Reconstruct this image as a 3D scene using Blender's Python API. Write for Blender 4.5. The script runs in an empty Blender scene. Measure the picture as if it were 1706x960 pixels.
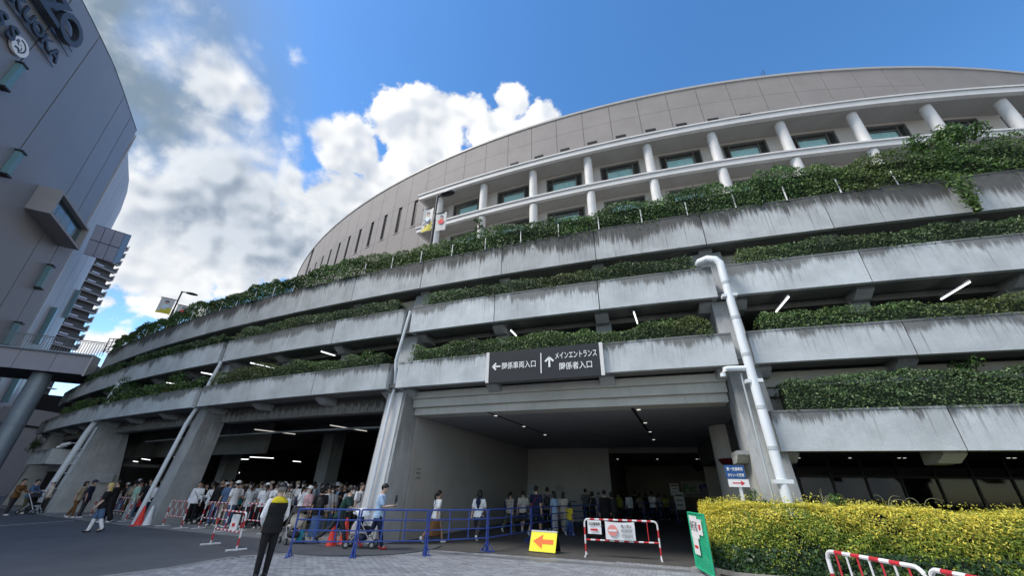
import bpy, math, random
import numpy as np
from mathutils import Vector, Matrix

# ------------------------------------------------------------------ camera, sky, sun, exposure
SC = bpy.context.scene
COL = SC.collection
F_PX, PITCH, ROLL, CAM_H = 643.347, math.radians(27.667), math.radians(-1.18), 1.6
IW, IH = 1706, 960
cam = bpy.data.cameras.new('camera'); cam_ob = bpy.data.objects.new('camera', cam); COL.objects.link(cam_ob)
cam.sensor_width = 36.0; cam.lens = F_PX / IW * 36.0; cam.clip_start = 0.05; cam.clip_end = 3000
_fw = Vector((0, math.cos(PITCH), math.sin(PITCH)))
_rt = Vector((1, 0, 0)); _up = Vector((0, -math.sin(PITCH), math.cos(PITCH)))
_ir = _rt * math.cos(ROLL) - _up * math.sin(ROLL)
_iu = _rt * math.sin(ROLL) + _up * math.cos(ROLL)
cam_ob.matrix_world = Matrix(((_ir.x, _iu.x, -_fw.x, 0), (_ir.y, _iu.y, -_fw.y, 0), (_ir.z, _iu.z, -_fw.z, CAM_H), (0, 0, 0, 1)))
SC.camera = cam_ob
SC.view_settings.view_transform = 'Standard'
SC.view_settings.look = 'None'
SC.view_settings.gamma = 1.0
SC.view_settings.exposure = 1.5
SC.cycles.max_bounces = 8
SC.cycles.diffuse_bounces = 4
SC.cycles.transparent_max_bounces = 12
SC.cycles.sample_clamp_indirect = 6.0
try:
    SC.cycles.use_denoising = True
except Exception:
    pass

SUN_EL = math.radians(50)
_sd = Vector((-0.97, -0.24, 0)).normalized()
SUN_DIR = Vector((_sd.x * math.cos(SUN_EL), _sd.y * math.cos(SUN_EL), math.sin(SUN_EL)))
sun = bpy.data.lights.new('sun', 'SUN'); sun.energy = 1.5; sun.angle = math.radians(20); sun.color = (1.0, 0.94, 0.86)
sun_ob = bpy.data.objects.new('sun', sun); COL.objects.link(sun_ob)
sun_ob.rotation_euler = SUN_DIR.to_track_quat('Z', 'Y').to_euler()
sun_ob.location = (0, 0, 120)

def ray(u, v):
    """direction through a pixel of the 1706 x 960 photograph"""
    d = _ir * ((u - 853) / F_PX) + _iu * ((480 - v) / F_PX) + _fw
    return d
EYE = Vector((0, 0, CAM_H))
def atz(u, v, z=0.0):
    d = ray(u, v); return EYE + d * ((z - CAM_H) / d.z)
def aty(u, v, y):
    d = ray(u, v); return EYE + d * (y / d.y)
def atd(u, v, dep):
    return EYE + ray(u, v) * dep
def atplane(u, v, p, n):
    d = ray(u, v); t = (Vector(p) - EYE).dot(n) / d.dot(n); return EYE + d * t

class NT:
    """tiny node-tree helper"""
    def __init__(self, tree):
        self.t = tree; tree.nodes.clear()
    def n(self, kind, **kw):
        nd = self.t.nodes.new(kind)
        for k, val in kw.items():
            if k == 'ins':
                for key, x in val.items():
                    sock = nd.inputs[key]
                    if isinstance(x, bpy.types.NodeSocket): self.t.links.new(x, sock)
                    else: sock.default_value = x
            else: setattr(nd, k, val)
        return nd
    def math(self, op, a, b=None, c=None, clamp=False):
        nd = self.n('ShaderNodeMath', operation=op, use_clamp=clamp)
        for i, x in enumerate((a, b, c)):
            if x is None: continue
            if isinstance(x, bpy.types.NodeSocket): self.t.links.new(x, nd.inputs[i])
            else: nd.inputs[i].default_value = x
        return nd.outputs[0]
    def vmath(self, op, a, b=None):
        nd = self.n('ShaderNodeVectorMath', operation=op)
        for i, x in enumerate((a, b)):
            if x is None: continue
            if isinstance(x, bpy.types.NodeSocket): self.t.links.new(x, nd.inputs[i])
            else: nd.inputs[i].default_value = x
        return nd.outputs['Value'] if op in ('DOT_PRODUCT', 'LENGTH', 'DISTANCE') else nd.outputs[0]
    def mix(self, f, a, b):
        nd = self.n('ShaderNodeMix', data_type='RGBA')
        for sock, x in ((nd.inputs[0], f), (nd.inputs[6], a), (nd.inputs[7], b)):
            if isinstance(x, bpy.types.NodeSocket): self.t.links.new(x, sock)
            else: sock.default_value = x if not isinstance(x, tuple) or len(x) == 4 else (*x, 1)
        return nd.outputs[2]
    def rng(self, x, a, b, c=0.0, d=1.0, smooth=True):
        nd = self.n('ShaderNodeMapRange', interpolation_type='SMOOTHSTEP' if smooth else 'LINEAR')
        self.t.links.new(x, nd.inputs[0])
        for i, val in enumerate((a, b, c, d)): nd.inputs[i + 1].default_value = val
        return nd.outputs[0]
    def noise(self, vec, scale, detail=4, rough=0.55, dist=0.0):
        nd = self.n('ShaderNodeTexNoise', ins={'Scale': scale, 'Detail': detail, 'Roughness': rough, 'Distortion': dist})
        if vec is not None: self.t.links.new(vec, nd.inputs['Vector'])
        return nd.outputs[0]

# world: physical sky with cumulus clouds laid out by direction
world = bpy.data.worlds.new('World'); SC.world = world; world.use_nodes = True
w = NT(world.node_tree)
sky = w.n('ShaderNodeTexSky', sky_type='NISHITA', sun_disc=False, sun_elevation=SUN_EL,
          sun_rotation=math.atan2(_sd.x, _sd.y), altitude=10, air_density=1.0, dust_density=0.25, ozone_density=2.0)
tc = w.n('ShaderNodeTexCoord')
DIR = tc.outputs['Generated']
def puffs(vec, det=9.0):
    return w.n('ShaderNodeTexNoise', ins={'Vector': vec, 'Scale': 4.6, 'Detail': det, 'Roughness': 0.62, 'Lacunarity': 2.1})
_nz = puffs(DIR)
_warp = w.vmath('ADD', DIR, w.vmath('MULTIPLY', _nz.outputs[1], (0.10, 0.10, 0.10)))
_vo = w.n('ShaderNodeTexVoronoi', feature='F1', ins={'Vector': _warp, 'Scale': 16.0})
_vo2 = w.n('ShaderNodeTexVoronoi', feature='F1', ins={'Vector': _warp, 'Scale': 41.0})
_cell = w.math('ADD', w.math('MULTIPLY', _vo.outputs['Distance'], 0.65), w.math('MULTIPLY', _vo2.outputs['Distance'], 0.35))
puf = w.math('ADD', w.math('MULTIPLY', w.math('SUBTRACT', _nz.outputs[0], 0.5), 2.3), w.math('MULTIPLY', w.math('SUBTRACT', 0.45, _cell), 0.55))
def blob_field(blobs):
    tot = None
    for (u, v, r, wt) in blobs:
        d = w.vmath('DISTANCE', DIR, tuple(ray(u, v).normalized()))
        b = w.rng(d, r * 1.45, 0.0, -0.15, wt * 1.05)
        tot = b if tot is None else w.math('MAXIMUM', tot, b)
    return tot
# cloud masses seen in the photograph: (u, v, angular radius, weight)
CUM = [(400, 335, .215, 1.0), (330, 380, .19, 1.0), (245, 355, .115, .95), (250, 450, .15, .95), (480, 400, .20, 1.0), (355, 285, .10, .9), (350, 225, .07, .7), (375, 235, .05, .7),
       (590, 255, .115, .95), (545, 225, .055, .85), (690, 220, .15, 1.0), (740, 195, .10, .95), (850, 170, .075, 1.0), (905, 200, .07, 1.0), (830, 215, .12, 1.0), (790, 190, .08, 1.0), (560, 335, .12, .95), (620, 290, .10, .9), (660, 300, .12, 1.0), (600, 330, .13, 1.0), (700, 265, .12, 1.0),
       (375, 140, .075, .95), (415, 165, .055, .95), (330, 105, .05, .8), (290, 85, .07, .55), (435, 97, .06, .42), (480, 97, .06, .42), (190, 590, .09, .7)]
VEIL = [(210, 110, .27, 1.2), (170, 0, .27, 1.2), (245, 190, .17, 1.1), (260, 30, .20, 1.1), (60, 250, .3, 1.0)]
# elsewhere the sky carries scattered cumulus of the same kind
rear = w.rng(w.vmath('DOT_PRODUCT', DIR, tuple(ray(950, 330).normalized())), 0.62, 0.25)
other = w.math('MULTIPLY', w.rng(w.noise(DIR, 1.9, 3, 0.5), 0.36, 0.60), rear)
cum = w.math('MAXIMUM', blob_field(CUM), other)
den = w.math('ADD', cum, puf)
soft = w.rng(w.vmath('DISTANCE', DIR, tuple(ray(310, 120).normalized())), 0.34, 0.10)
lo_ = w.math('SUBTRACT', 0.40, w.math('MULTIPLY', soft, 0.32)); wd_ = w.math('ADD', 0.20, w.math('MULTIPLY', soft, 0.75))
alpha = w.rng(w.math('DIVIDE', w.math('SUBTRACT', den, lo_), wd_), 0.0, 1.0)
off = w.vmath('NORMALIZE', w.vmath('ADD', DIR, tuple(Vector((-0.5, -0.15, 0.6)).normalized() * 0.035)))
lit = w.math('SUBTRACT', puffs(DIR, 3.0).outputs[0], puffs(off, 3.0).outputs[0])
lit = w.math('ADD', w.math('MULTIPLY', lit, 2.8), w.math('MULTIPLY', w.math('SUBTRACT', 0.42, _cell), 0.30))
shade = w.rng(lit, -0.32, 0.16)
grey = w.math('MAXIMUM', blob_field([(420, 350, .26, 1.1), (500, 420, .20, 1.0), (300, 400, .12, .8), (255, 120, .16, .9), (330, 110, .05, .6), (720, 235, .09, .55), (610, 300, .08, .5)]), w.math('MULTIPLY', rear, 0.25))
inner = w.rng(den, 0.55, 1.0)
body = w.mix(shade, (0.70, 0.75, 0.83), (1.06, 1.06, 1.05))
gcol = w.mix(shade, (0.29, 0.36, 0.46), (0.66, 0.72, 0.80))
base = w.mix(w.math('MULTIPLY', grey, w.math('ADD', 0.25, w.math('MULTIPLY', inner, 0.75))), body, gcol)
# clouds lit from the front (opposite the sun) are brighter than those against it
GAIN = w.rng(w.vmath('DOT_PRODUCT', DIR, tuple(SUN_DIR)), 0.6, -0.7, 4.0, 6.0)
veil = w.math('MULTIPLY', blob_field(VEIL), w.rng(w.noise(DIR, 3.0, 4, 0.5), 0.10, 0.5))
CLOUD = w.vmath('MULTIPLY', base, w.n('ShaderNodeCombineXYZ', ins={0: GAIN, 1: GAIN, 2: GAIN}).outputs[0])
VEILC = (0.95, 1.28, 1.66, 1)
hs = w.n('ShaderNodeHueSaturation', ins={'Saturation': 1.25, 'Value': 1.0, 'Color': sky.outputs[0]})
skyc = w.mix(w.math('MULTIPLY', veil, 0.9), hs.outputs[0], VEILC)
skyc = w.mix(alpha, skyc, CLOUD)
bg = w.n('ShaderNodeBackground', ins={'Color': skyc, 'Strength': 0.092})
world.cycles.sampling_method = 'MANUAL'; world.cycles.sample_map_resolution = 512
wo = w.n('ShaderNodeOutputWorld'); world.node_tree.links.new(bg.outputs[0], wo.inputs[0])

# ------------------------------------------------------------------ materials
MATS = {}
def principled(nt, **kw):
    p = nt.n('ShaderNodeBsdfPrincipled')
    for k, x in kw.items():
        k = k.replace('_', ' ')
        s = p.inputs[k]
        if isinstance(x, bpy.types.NodeSocket): nt.t.links.new(x, s)
        else: s.default_value = x if not (isinstance(x, tuple) and len(x) == 3 and s.type == 'RGBA') else (*x, 1)
    return p
def newmat(name):
    m = bpy.data.materials.new(name); m.use_nodes = True; MATS[name] = m
    nt = NT(m.node_tree); out = nt.n('ShaderNodeOutputMaterial')
    return m, nt, out
def bump(nt, h, strength=0.3, dist=0.02):
    b = nt.n('ShaderNodeBump', ins={'Strength': strength, 'Distance': dist, 'Height': h}); return b.outputs[0]
def paint(name, col, rough=0.55, var=0.12, scale=2.5, metallic=0.0, spec=0.4, grime=0.0, bmp=0.1):
    """painted or plain surface with mottling and a little rain grime"""
    m, nt, out = newmat(name)
    tcn = nt.n('ShaderNodeTexCoord'); o = tcn.outputs['Object']
    n1 = nt.noise(o, scale, 5, 0.6)
    c = nt.mix(nt.rng(n1, 0.3, 0.7), tuple(x * (1 - var) for x in col), tuple(min(1, x * (1 + var)) for x in col))
    if grime > 0:
        st = nt.vmath('MULTIPLY', o, (3.0, 3.0, 0.22)); n2 = nt.noise(st, 2.0, 5, 0.65)
        c = nt.mix(nt.math('MULTIPLY', nt.rng(n2, 0.5, 0.78), grime), c, tuple(x * 0.45 for x in col))
    n3 = nt.noise(o, scale * 14, 3, 0.6)
    p = principled(nt, Base_Color=c, Roughness=rough, Metallic=metallic, Specular_IOR_Level=spec, Normal=bump(nt, n3, bmp, 0.01))
    nt.t.links.new(p.outputs[0], out.inputs[0]); return m
def plain(name, col, rough=0.5, metallic=0.0, emit=None, est=1.0, spec=0.4):
    m, nt, out = newmat(name)
    p = principled(nt, Base_Color=col, Roughness=rough, Metallic=metallic, Specular_IOR_Level=spec)
    if emit: p.inputs['Emission Color'].default_value = (*emit, 1); p.inputs['Emission Strength'].default_value = est
    nt.t.links.new(p.outputs[0], out.inputs[0]); return m
def concrete(name, col, dark, amount, lo, hi, joint=True, rough=0.85):
    """board concrete, rain-streaked downwards from the coping"""
    m, nt, out = newmat(name)
    tcn = nt.n('ShaderNodeTexCoord'); o = tcn.outputs['Object']; g = tcn.outputs['Generated']
    oi = nt.n('ShaderNodeObjectInfo')
    sep = nt.n('ShaderNodeSeparateXYZ', ins={0: g}); gz = sep.outputs[2]
    shift = nt.vmath('MULTIPLY', oi.outputs['Random'], (37.0, 11.0, 0))
    st = nt.vmath('MULTIPLY', nt.vmath('ADD', o, shift), (6.5, 6.5, 0.35))
    streak = nt.noise(st, 1.6, 7, 0.75)
    st2 = nt.vmath('MULTIPLY', nt.vmath('ADD', o, shift), (11.0, 11.0, 0.5))
    thin = nt.noise(st2, 1.5, 4, 0.6)
    patch = nt.noise(o, 0.9, 6, 0.65)
    along = nt.noise(nt.vmath('MULTIPLY', nt.vmath('ADD', o, shift), (1.0, 1.0, 0.05)), 0.38, 5, 0.65)
    gz2 = nt.math('ADD', gz, nt.math('MULTIPLY', nt.math('SUBTRACT', along, 0.5), 1.7))
    top = nt.rng(gz2, lo, hi, 0.0, 1.0)
    run = nt.rng(nt.math('ADD', streak, nt.math('MULTIPLY', nt.math('SUBTRACT', top, 0.5), 0.60)), 0.48, 0.72)
    drip = nt.math('MULTIPLY', nt.rng(nt.noise(nt.vmath('MULTIPLY', nt.vmath('ADD', o, shift), (16.0, 16.0, 0.28)), 1.0, 3, 0.55), 0.60, 0.70), nt.rng(gz2, lo - 0.6, hi, 0.0, 0.8))
    fine = nt.math('MAXIMUM', drip, nt.math('MULTIPLY', nt.rng(thin, 0.52, 0.72), nt.rng(gz2, lo - 0.35, hi, 0.0, 0.8)))
    f = nt.math('MULTIPLY', nt.math('MAXIMUM', run, fine), amount, clamp=True)
    c0 = nt.mix(nt.rng(patch, 0.3, 0.72), tuple(x * 0.82 for x in col), tuple(x * 1.12 for x in col))
    lime = nt.math('MULTIPLY', nt.rng(nt.noise(nt.vmath('MULTIPLY', o, (7, 7, 0.9)), 1.2, 5, 0.7), 0.6, 0.78), 0.35)
    c0 = nt.mix(lime, c0, tuple(min(1, x * 1.35) for x in col))
    dk = nt.mix(nt.noise(o, 6.0, 3), tuple(x * 0.7 for x in dark), tuple(x * 1.25 for x in dark))
    c = nt.mix(f, c0, dk)
    spd = nt.rng(nt.noise(o, 26.0, 2), 0.68, 0.75)
    c = nt.mix(nt.math('MULTIPLY', spd, 0.25), c, dark)
    tone = nt.n('ShaderNodeHueSaturation', ins={'Value': nt.rng(oi.outputs['Random'], 0, 1, 0.9, 1.1, False), 'Color': c})
    p = principled(nt, Base_Color=tone.outputs[0], Roughness=rough, Specular_IOR_Level=0.25, Normal=bump(nt, nt.noise(o, 18, 6, 0.7), 0.35, 0.02))
    nt.t.links.new(p.outputs[0], out.inputs[0]); return m
concrete('concrete', (0.53, 0.565, 0.58), (0.10, 0.10, 0.095), 0.78, 0.30, 1.05)
concrete('concrete_old', (0.46, 0.48, 0.485), (0.075, 0.074, 0.07), 0.92, 0.0, 1.0)
concrete('concrete_col', (0.40, 0.415, 0.42), (0.13, 0.13, 0.125), 0.45, 0.3, 1.0)
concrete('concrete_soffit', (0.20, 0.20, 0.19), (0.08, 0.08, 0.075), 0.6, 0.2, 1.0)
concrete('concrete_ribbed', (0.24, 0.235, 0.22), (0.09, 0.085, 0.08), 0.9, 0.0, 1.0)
paint('cream_wall', (0.46, 0.44, 0.39), 0.8, 0.08, 1.2, grime=0.3)
paint('beam_paint', (0.50, 0.49, 0.45), 0.7, 0.07, 1.2, grime=0.25)
paint('drum_panel', (0.265, 0.243, 0.232), 0.75, 0.06, 0.35, grime=0.12)
paint('drum_joint', (0.175, 0.155, 0.145), 0.8, 0.05)
paint('coping_metal', (0.40, 0.39, 0.38), 0.5, 0.04)
paint('white_paint', (0.66, 0.655, 0.645), 0.6, 0.05, 0.8, grime=0.10)
paint('hotel_wall', (0.56, 0.53, 0.49), 0.75, 0.05, 0.8, grime=0.1)
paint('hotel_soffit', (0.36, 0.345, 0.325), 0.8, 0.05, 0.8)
paint('window_frame', (0.16, 0.155, 0.145), 0.45, 0.05, metallic=0.3)
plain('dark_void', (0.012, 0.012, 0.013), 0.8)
paint('interior_wall', (0.27, 0.25, 0.225), 0.8, 0.08, 0.7, grime=0.2)
paint('entrance_wall', (0.43, 0.42, 0.40), 0.7, 0.06, 0.6, grime=0.2)
paint('entrance_ceiling', (0.30, 0.31, 0.325), 0.75, 0.05, 0.8)
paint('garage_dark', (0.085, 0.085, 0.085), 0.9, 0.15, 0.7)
paint('pipe_white', (0.68, 0.72, 0.75), 0.4, 0.05, 1.0, grime=0.22)
paint('pipe_grey', (0.42, 0.46, 0.48), 0.45, 0.08, 1.0, grime=0.2)
plain('lamp_tube', (0.9, 0.9, 0.9), 0.5, emit=(0.95, 0.98, 1.0), est=1.0)
plain('lamp_dim', (0.75, 0.75, 0.73), 0.5, emit=(1.0, 0.95, 0.85), est=0.22)
plain('lamp_down', (0.9, 0.9, 0.88), 0.5, emit=(1.0, 0.95, 0.86), est=0.3)

def glass_mat(name, tint, rough=0.03, see=0.55, ior=1.5):
    m, nt, out = newmat(name)
    gl = nt.n('ShaderNodeBsdfGlossy', ins={'Color': (0.9, 0.95, 0.97, 1), 'Roughness': rough})
    tr = nt.n('ShaderNodeBsdfTransparent', ins={'Color': (*tint, 1)})
    lw = nt.n('ShaderNodeLayerWeight', ins={'Blend': 0.5}); f0 = ((ior - 1) / (ior + 1)) ** 2
    f = nt.math('ADD', nt.math('MULTIPLY', nt.math('POWER', lw.outputs['Facing'], 5.0), 1 - f0), f0 + 1 - see, clamp=True)
    mx = nt.n('ShaderNodeMixShader', ins={0: f, 1: tr.outputs[0], 2: gl.outputs[0]})
    nt.t.links.new(mx.outputs[0], out.inputs[0]); return m
glass_mat('window_glass', (0.93, 0.97, 0.97), 0.03, 0.95)
glass_mat('dark_glass', (0.45, 0.48, 0.50), 0.05, 1.0, 1.35)
glass_mat('teal_glass', (0.50, 0.72, 0.76), 0.15, 0.88, 1.3)
plain('curtain', (0.66, 0.88, 0.88), 0.85)
plain('teal_panel', (0.14, 0.27, 0.31), 0.3)
plain('slit_glass', (0.012, 0.013, 0.015), 0.35, spec=0.15)
m, nt, out = newmat('ezo_panel')
tcn = nt.n('ShaderNodeTexCoord'); o = tcn.outputs['Object']
p = principled(nt, Base_Color=nt.mix(nt.noise(o, 0.25, 4), (0.235, 0.245, 0.27), (0.28, 0.29, 0.312)), Roughness=0.45, Metallic=0.25, Specular_IOR_Level=0.45)
nt.t.links.new(p.outputs[0], out.inputs[0])
paint('ezo_light_panel', (0.42, 0.43, 0.46), 0.5, 0.05, 0.3, metallic=0.1)
paint('ezo_letter', (0.055, 0.07, 0.095), 0.4, 0.05, metallic=0.2)
paint('lavender_panel', (0.42, 0.46, 0.62), 0.35, 0.04, 0.5, metallic=0.2)
paint('bridge_panel', (0.33, 0.34, 0.40), 0.5, 0.05, 0.5, grime=0.12)
paint('bridge_steel', (0.24, 0.30, 0.36), 0.45, 0.08, 0.8, metallic=0.2, grime=0.15)
paint('rail_steel', (0.30, 0.32, 0.34), 0.4, 0.05, metallic=0.4)
paint('tower_dark', (0.035, 0.037, 0.042), 0.4, 0.1, 0.3)
paint('tower_white', (0.42, 0.43, 0.46), 0.6, 0.04, 0.3)
paint('metal_black', (0.035, 0.037, 0.04), 0.4, 0.1, metallic=0.3)
plain('steel_wheel', (0.45, 0.46, 0.47), 0.35, 0.7)
paint('rail_blue', (0.035, 0.075, 0.32), 0.35, 0.12, 6.0, spec=0.5)
paint('barrier_white', (0.76, 0.76, 0.76), 0.4, 0.06, 8.0, grime=0.15)
paint('barrier_red', (0.55, 0.035, 0.045), 0.4, 0.12, 8.0)
paint('cone_red', (0.72, 0.045, 0.03), 0.5, 0.1, 5.0)
paint('cone_white', (0.72, 0.74, 0.75), 0.5, 0.08, 5.0)
paint('sign_black', (0.018, 0.019, 0.022), 0.45, 0.1, 1.0)
plain('sign_white', (0.82, 0.82, 0.82), 0.5)
plain('ink_black', (0.02, 0.02, 0.022), 0.6)
plain('ink_grey', (0.18, 0.18, 0.19), 0.6)
plain('ink_red', (0.62, 0.03, 0.035), 0.55)
plain('ink_pink', (0.80, 0.30, 0.28), 0.55)
plain('sign_blue', (0.02, 0.085, 0.25), 0.45)
plain('sign_yellow', (0.88, 0.80, 0.01), 0.45)
plain('sign_orange', (0.85, 0.16, 0.01), 0.45)
plain('pet_green', (0.06, 0.30, 0.10), 0.5)
plain('pet_blue', (0.03, 0.05, 0.35), 0.5)
plain('board_pale', (0.42, 0.43, 0.40), 0.5)
plain('paper_blue', (0.50, 0.62, 0.68), 0.6)
paint('mesh_green', (0.02, 0.42, 0.22), 0.4, 0.1, 5.0)
plain('banner_yellow', (0.50, 0.44, 0.03), 0.6)
plain('banner_white', (0.50, 0.50, 0.50), 0.6)
plain('banner_navy', (0.05, 0.05, 0.16), 0.6)
plain('skin_print', (0.45, 0.28, 0.2), 0.6)
plain('lamp_red', (0.10, 0.012, 0.014), 0.35)
paint('planter_kerb', (0.27, 0.25, 0.225), 0.9, 0.2, 4.0, grime=0.4)
paint('soil', (0.035, 0.03, 0.022), 0.95, 0.3, 6.0)
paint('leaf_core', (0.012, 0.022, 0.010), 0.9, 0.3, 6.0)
paint('bark', (0.10, 0.075, 0.055), 0.9, 0.25, 8.0)

def leaf_mat(name, trans=0.3):
    m, nt, out = newmat(name)
    at = nt.n('ShaderNodeAttribute', attribute_name='Col')
    p = principled(nt, Base_Color=at.outputs['Color'], Roughness=0.42, Specular_IOR_Level=0.45)
    tl = nt.n('ShaderNodeBsdfTranslucent', ins={'Color': at.outputs['Color']})
    mx = nt.n('ShaderNodeMixShader', ins={0: trans, 1: p.outputs[0], 2: tl.outputs[0]})
    nt.t.links.new(mx.outputs[0], out.inputs[0]); return m
leaf_mat('leaf')

def tint_mat(name, rough, fabric=False):
    """colour comes from the object's own colour: one cloth, many garments"""
    m, nt, out = newmat(name)
    oi = nt.n('ShaderNodeObjectInfo'); tcn = nt.n('ShaderNodeTexCoord')
    n1 = nt.noise(tcn.outputs['Object'], 9.0, 4, 0.6)
    h = nt.n('ShaderNodeHueSaturation', ins={'Value': nt.rng(n1, 0.25, 0.75, 0.82, 1.12), 'Color': oi.outputs['Color']})
    p = principled(nt, Base_Color=h.outputs[0], Roughness=rough, Specular_IOR_Level=0.25 if fabric else 0.4,
                   Normal=bump(nt, nt.noise(tcn.outputs['Object'], 14.0, 3), 0.5 if fabric else 0.1, 0.03))
    nt.t.links.new(p.outputs[0], out.inputs[0]); return m
tint_mat('cloth', 0.85, True); tint_mat('skin', 0.55); tint_mat('hair', 0.45); tint_mat('gear', 0.5)
m, nt, out = newmat('striped_cloth')
oi = nt.n('ShaderNodeObjectInfo'); tcn = nt.n('ShaderNodeTexCoord')
wv_ = nt.n('ShaderNodeTexWave', wave_type='BANDS', bands_direction='Z', ins={'Vector': tcn.outputs['Object'], 'Scale': 5.5, 'Distortion': 0.4})
p = principled(nt, Base_Color=nt.mix(nt.rng(wv_.outputs[1], 0.55, 0.65), oi.outputs['Color'], (0.10, 0.08, 0.07)), Roughness=0.85)
nt.t.links.new(p.outputs[0], out.inputs[0])
plain('eye_dark', (0.01, 0.008, 0.007), 0.3)
# ground
m, nt, out = newmat('asphalt')
tcn = nt.n('ShaderNodeTexCoord'); o = tcn.outputs['Object']
big = nt.noise(o, 0.35, 7, 0.68); agg = nt.noise(o, 60.0, 3, 0.7); mid = nt.noise(o, 1.6, 6, 0.65)
c = nt.mix(nt.rng(big, 0.3, 0.7), (0.082, 0.088, 0.097), (0.118, 0.124, 0.133))
c = nt.mix(nt.math('MULTIPLY', nt.rng(mid, 0.52, 0.75), 0.5), c, (0.066, 0.070, 0.077))
c = nt.mix(nt.math('MULTIPLY', nt.rng(agg, 0.55, 0.8), 0.5), c, (0.17, 0.172, 0.178))
p = principled(nt, Base_Color=c, Roughness=0.8, Specular_IOR_Level=0.35, Normal=bump(nt, agg, 0.5, 0.01))
nt.t.links.new(p.outputs[0], out.inputs[0])
paint('floor_concrete', (0.235, 0.24, 0.24), 0.85, 0.15, 1.2, grime=0.0)
paint('paver_joint', (0.06, 0.06, 0.06), 0.95, 0.2, 6.0)
m, nt, out = newmat('paver')
oi = nt.n('ShaderNodeObjectInfo'); tcn = nt.n('ShaderNodeTexCoord'); geo = nt.n('ShaderNodeNewGeometry')
rnd = nt.math('FRACT', nt.math('ADD', oi.outputs['Random'], geo.outputs['Random Per Island']))
c = nt.mix(rnd, (0.23, 0.24, 0.255), (0.36, 0.37, 0.385))
c = nt.mix(nt.math('MULTIPLY', nt.rng(nt.noise(geo.outputs['Position'], 1.1, 5), 0.45, 0.75), 0.45), c, (0.16, 0.165, 0.17))
p = principled(nt, Base_Color=c, Roughness=0.8, Specular_IOR_Level=0.35, Normal=bump(nt, nt.noise(geo.outputs['Position'], 70, 3), 0.3, 0.005))
nt.t.links.new(p.outputs[0], out.inputs[0])
m, nt, out = newmat('entrance_paving')
tcn = nt.n('ShaderNodeTexCoord')
br = nt.n('ShaderNodeTexBrick', ins={'Vector': tcn.outputs['Object'], 'Scale': 1.0, 'Color1': (0.085, 0.083, 0.081, 1), 'Color2': (0.125, 0.122, 0.118, 1), 'Mortar': (0.03, 0.03, 0.03, 1), 'Mortar Size': 0.008, 'Brick Width': 0.2, 'Row Height': 0.1})
p = principled(nt, Base_Color=nt.mix(nt.noise(tcn.outputs['Object'], 0.8, 5), br.outputs[0], (0.10, 0.098, 0.096)), Roughness=0.65, Specular_IOR_Level=0.4, Normal=bump(nt, br.outputs[1], -0.3, 0.01))
nt.t.links.new(p.outputs[0], out.inputs[0])
paint('line_paint', (0.36, 0.37, 0.38), 0.7, 0.3, 4.0)
paint('steel_grate', (0.30, 0.31, 0.32), 0.5, 0.1, 4.0, metallic=0.5)

# ------------------------------------------------------------------ geometry helpers
CX, CY = 49.386, 149.695           # centre of the round stadium
TH0, DTH = 246.7374, 1.54878       # bearing of a parapet joint and the step between joints
def TH(j): return TH0 + DTH * j
def pol(r, th, z):
    a = math.radians(th); return (CX + r * math.cos(a), CY + r * math.sin(a), z)

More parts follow.
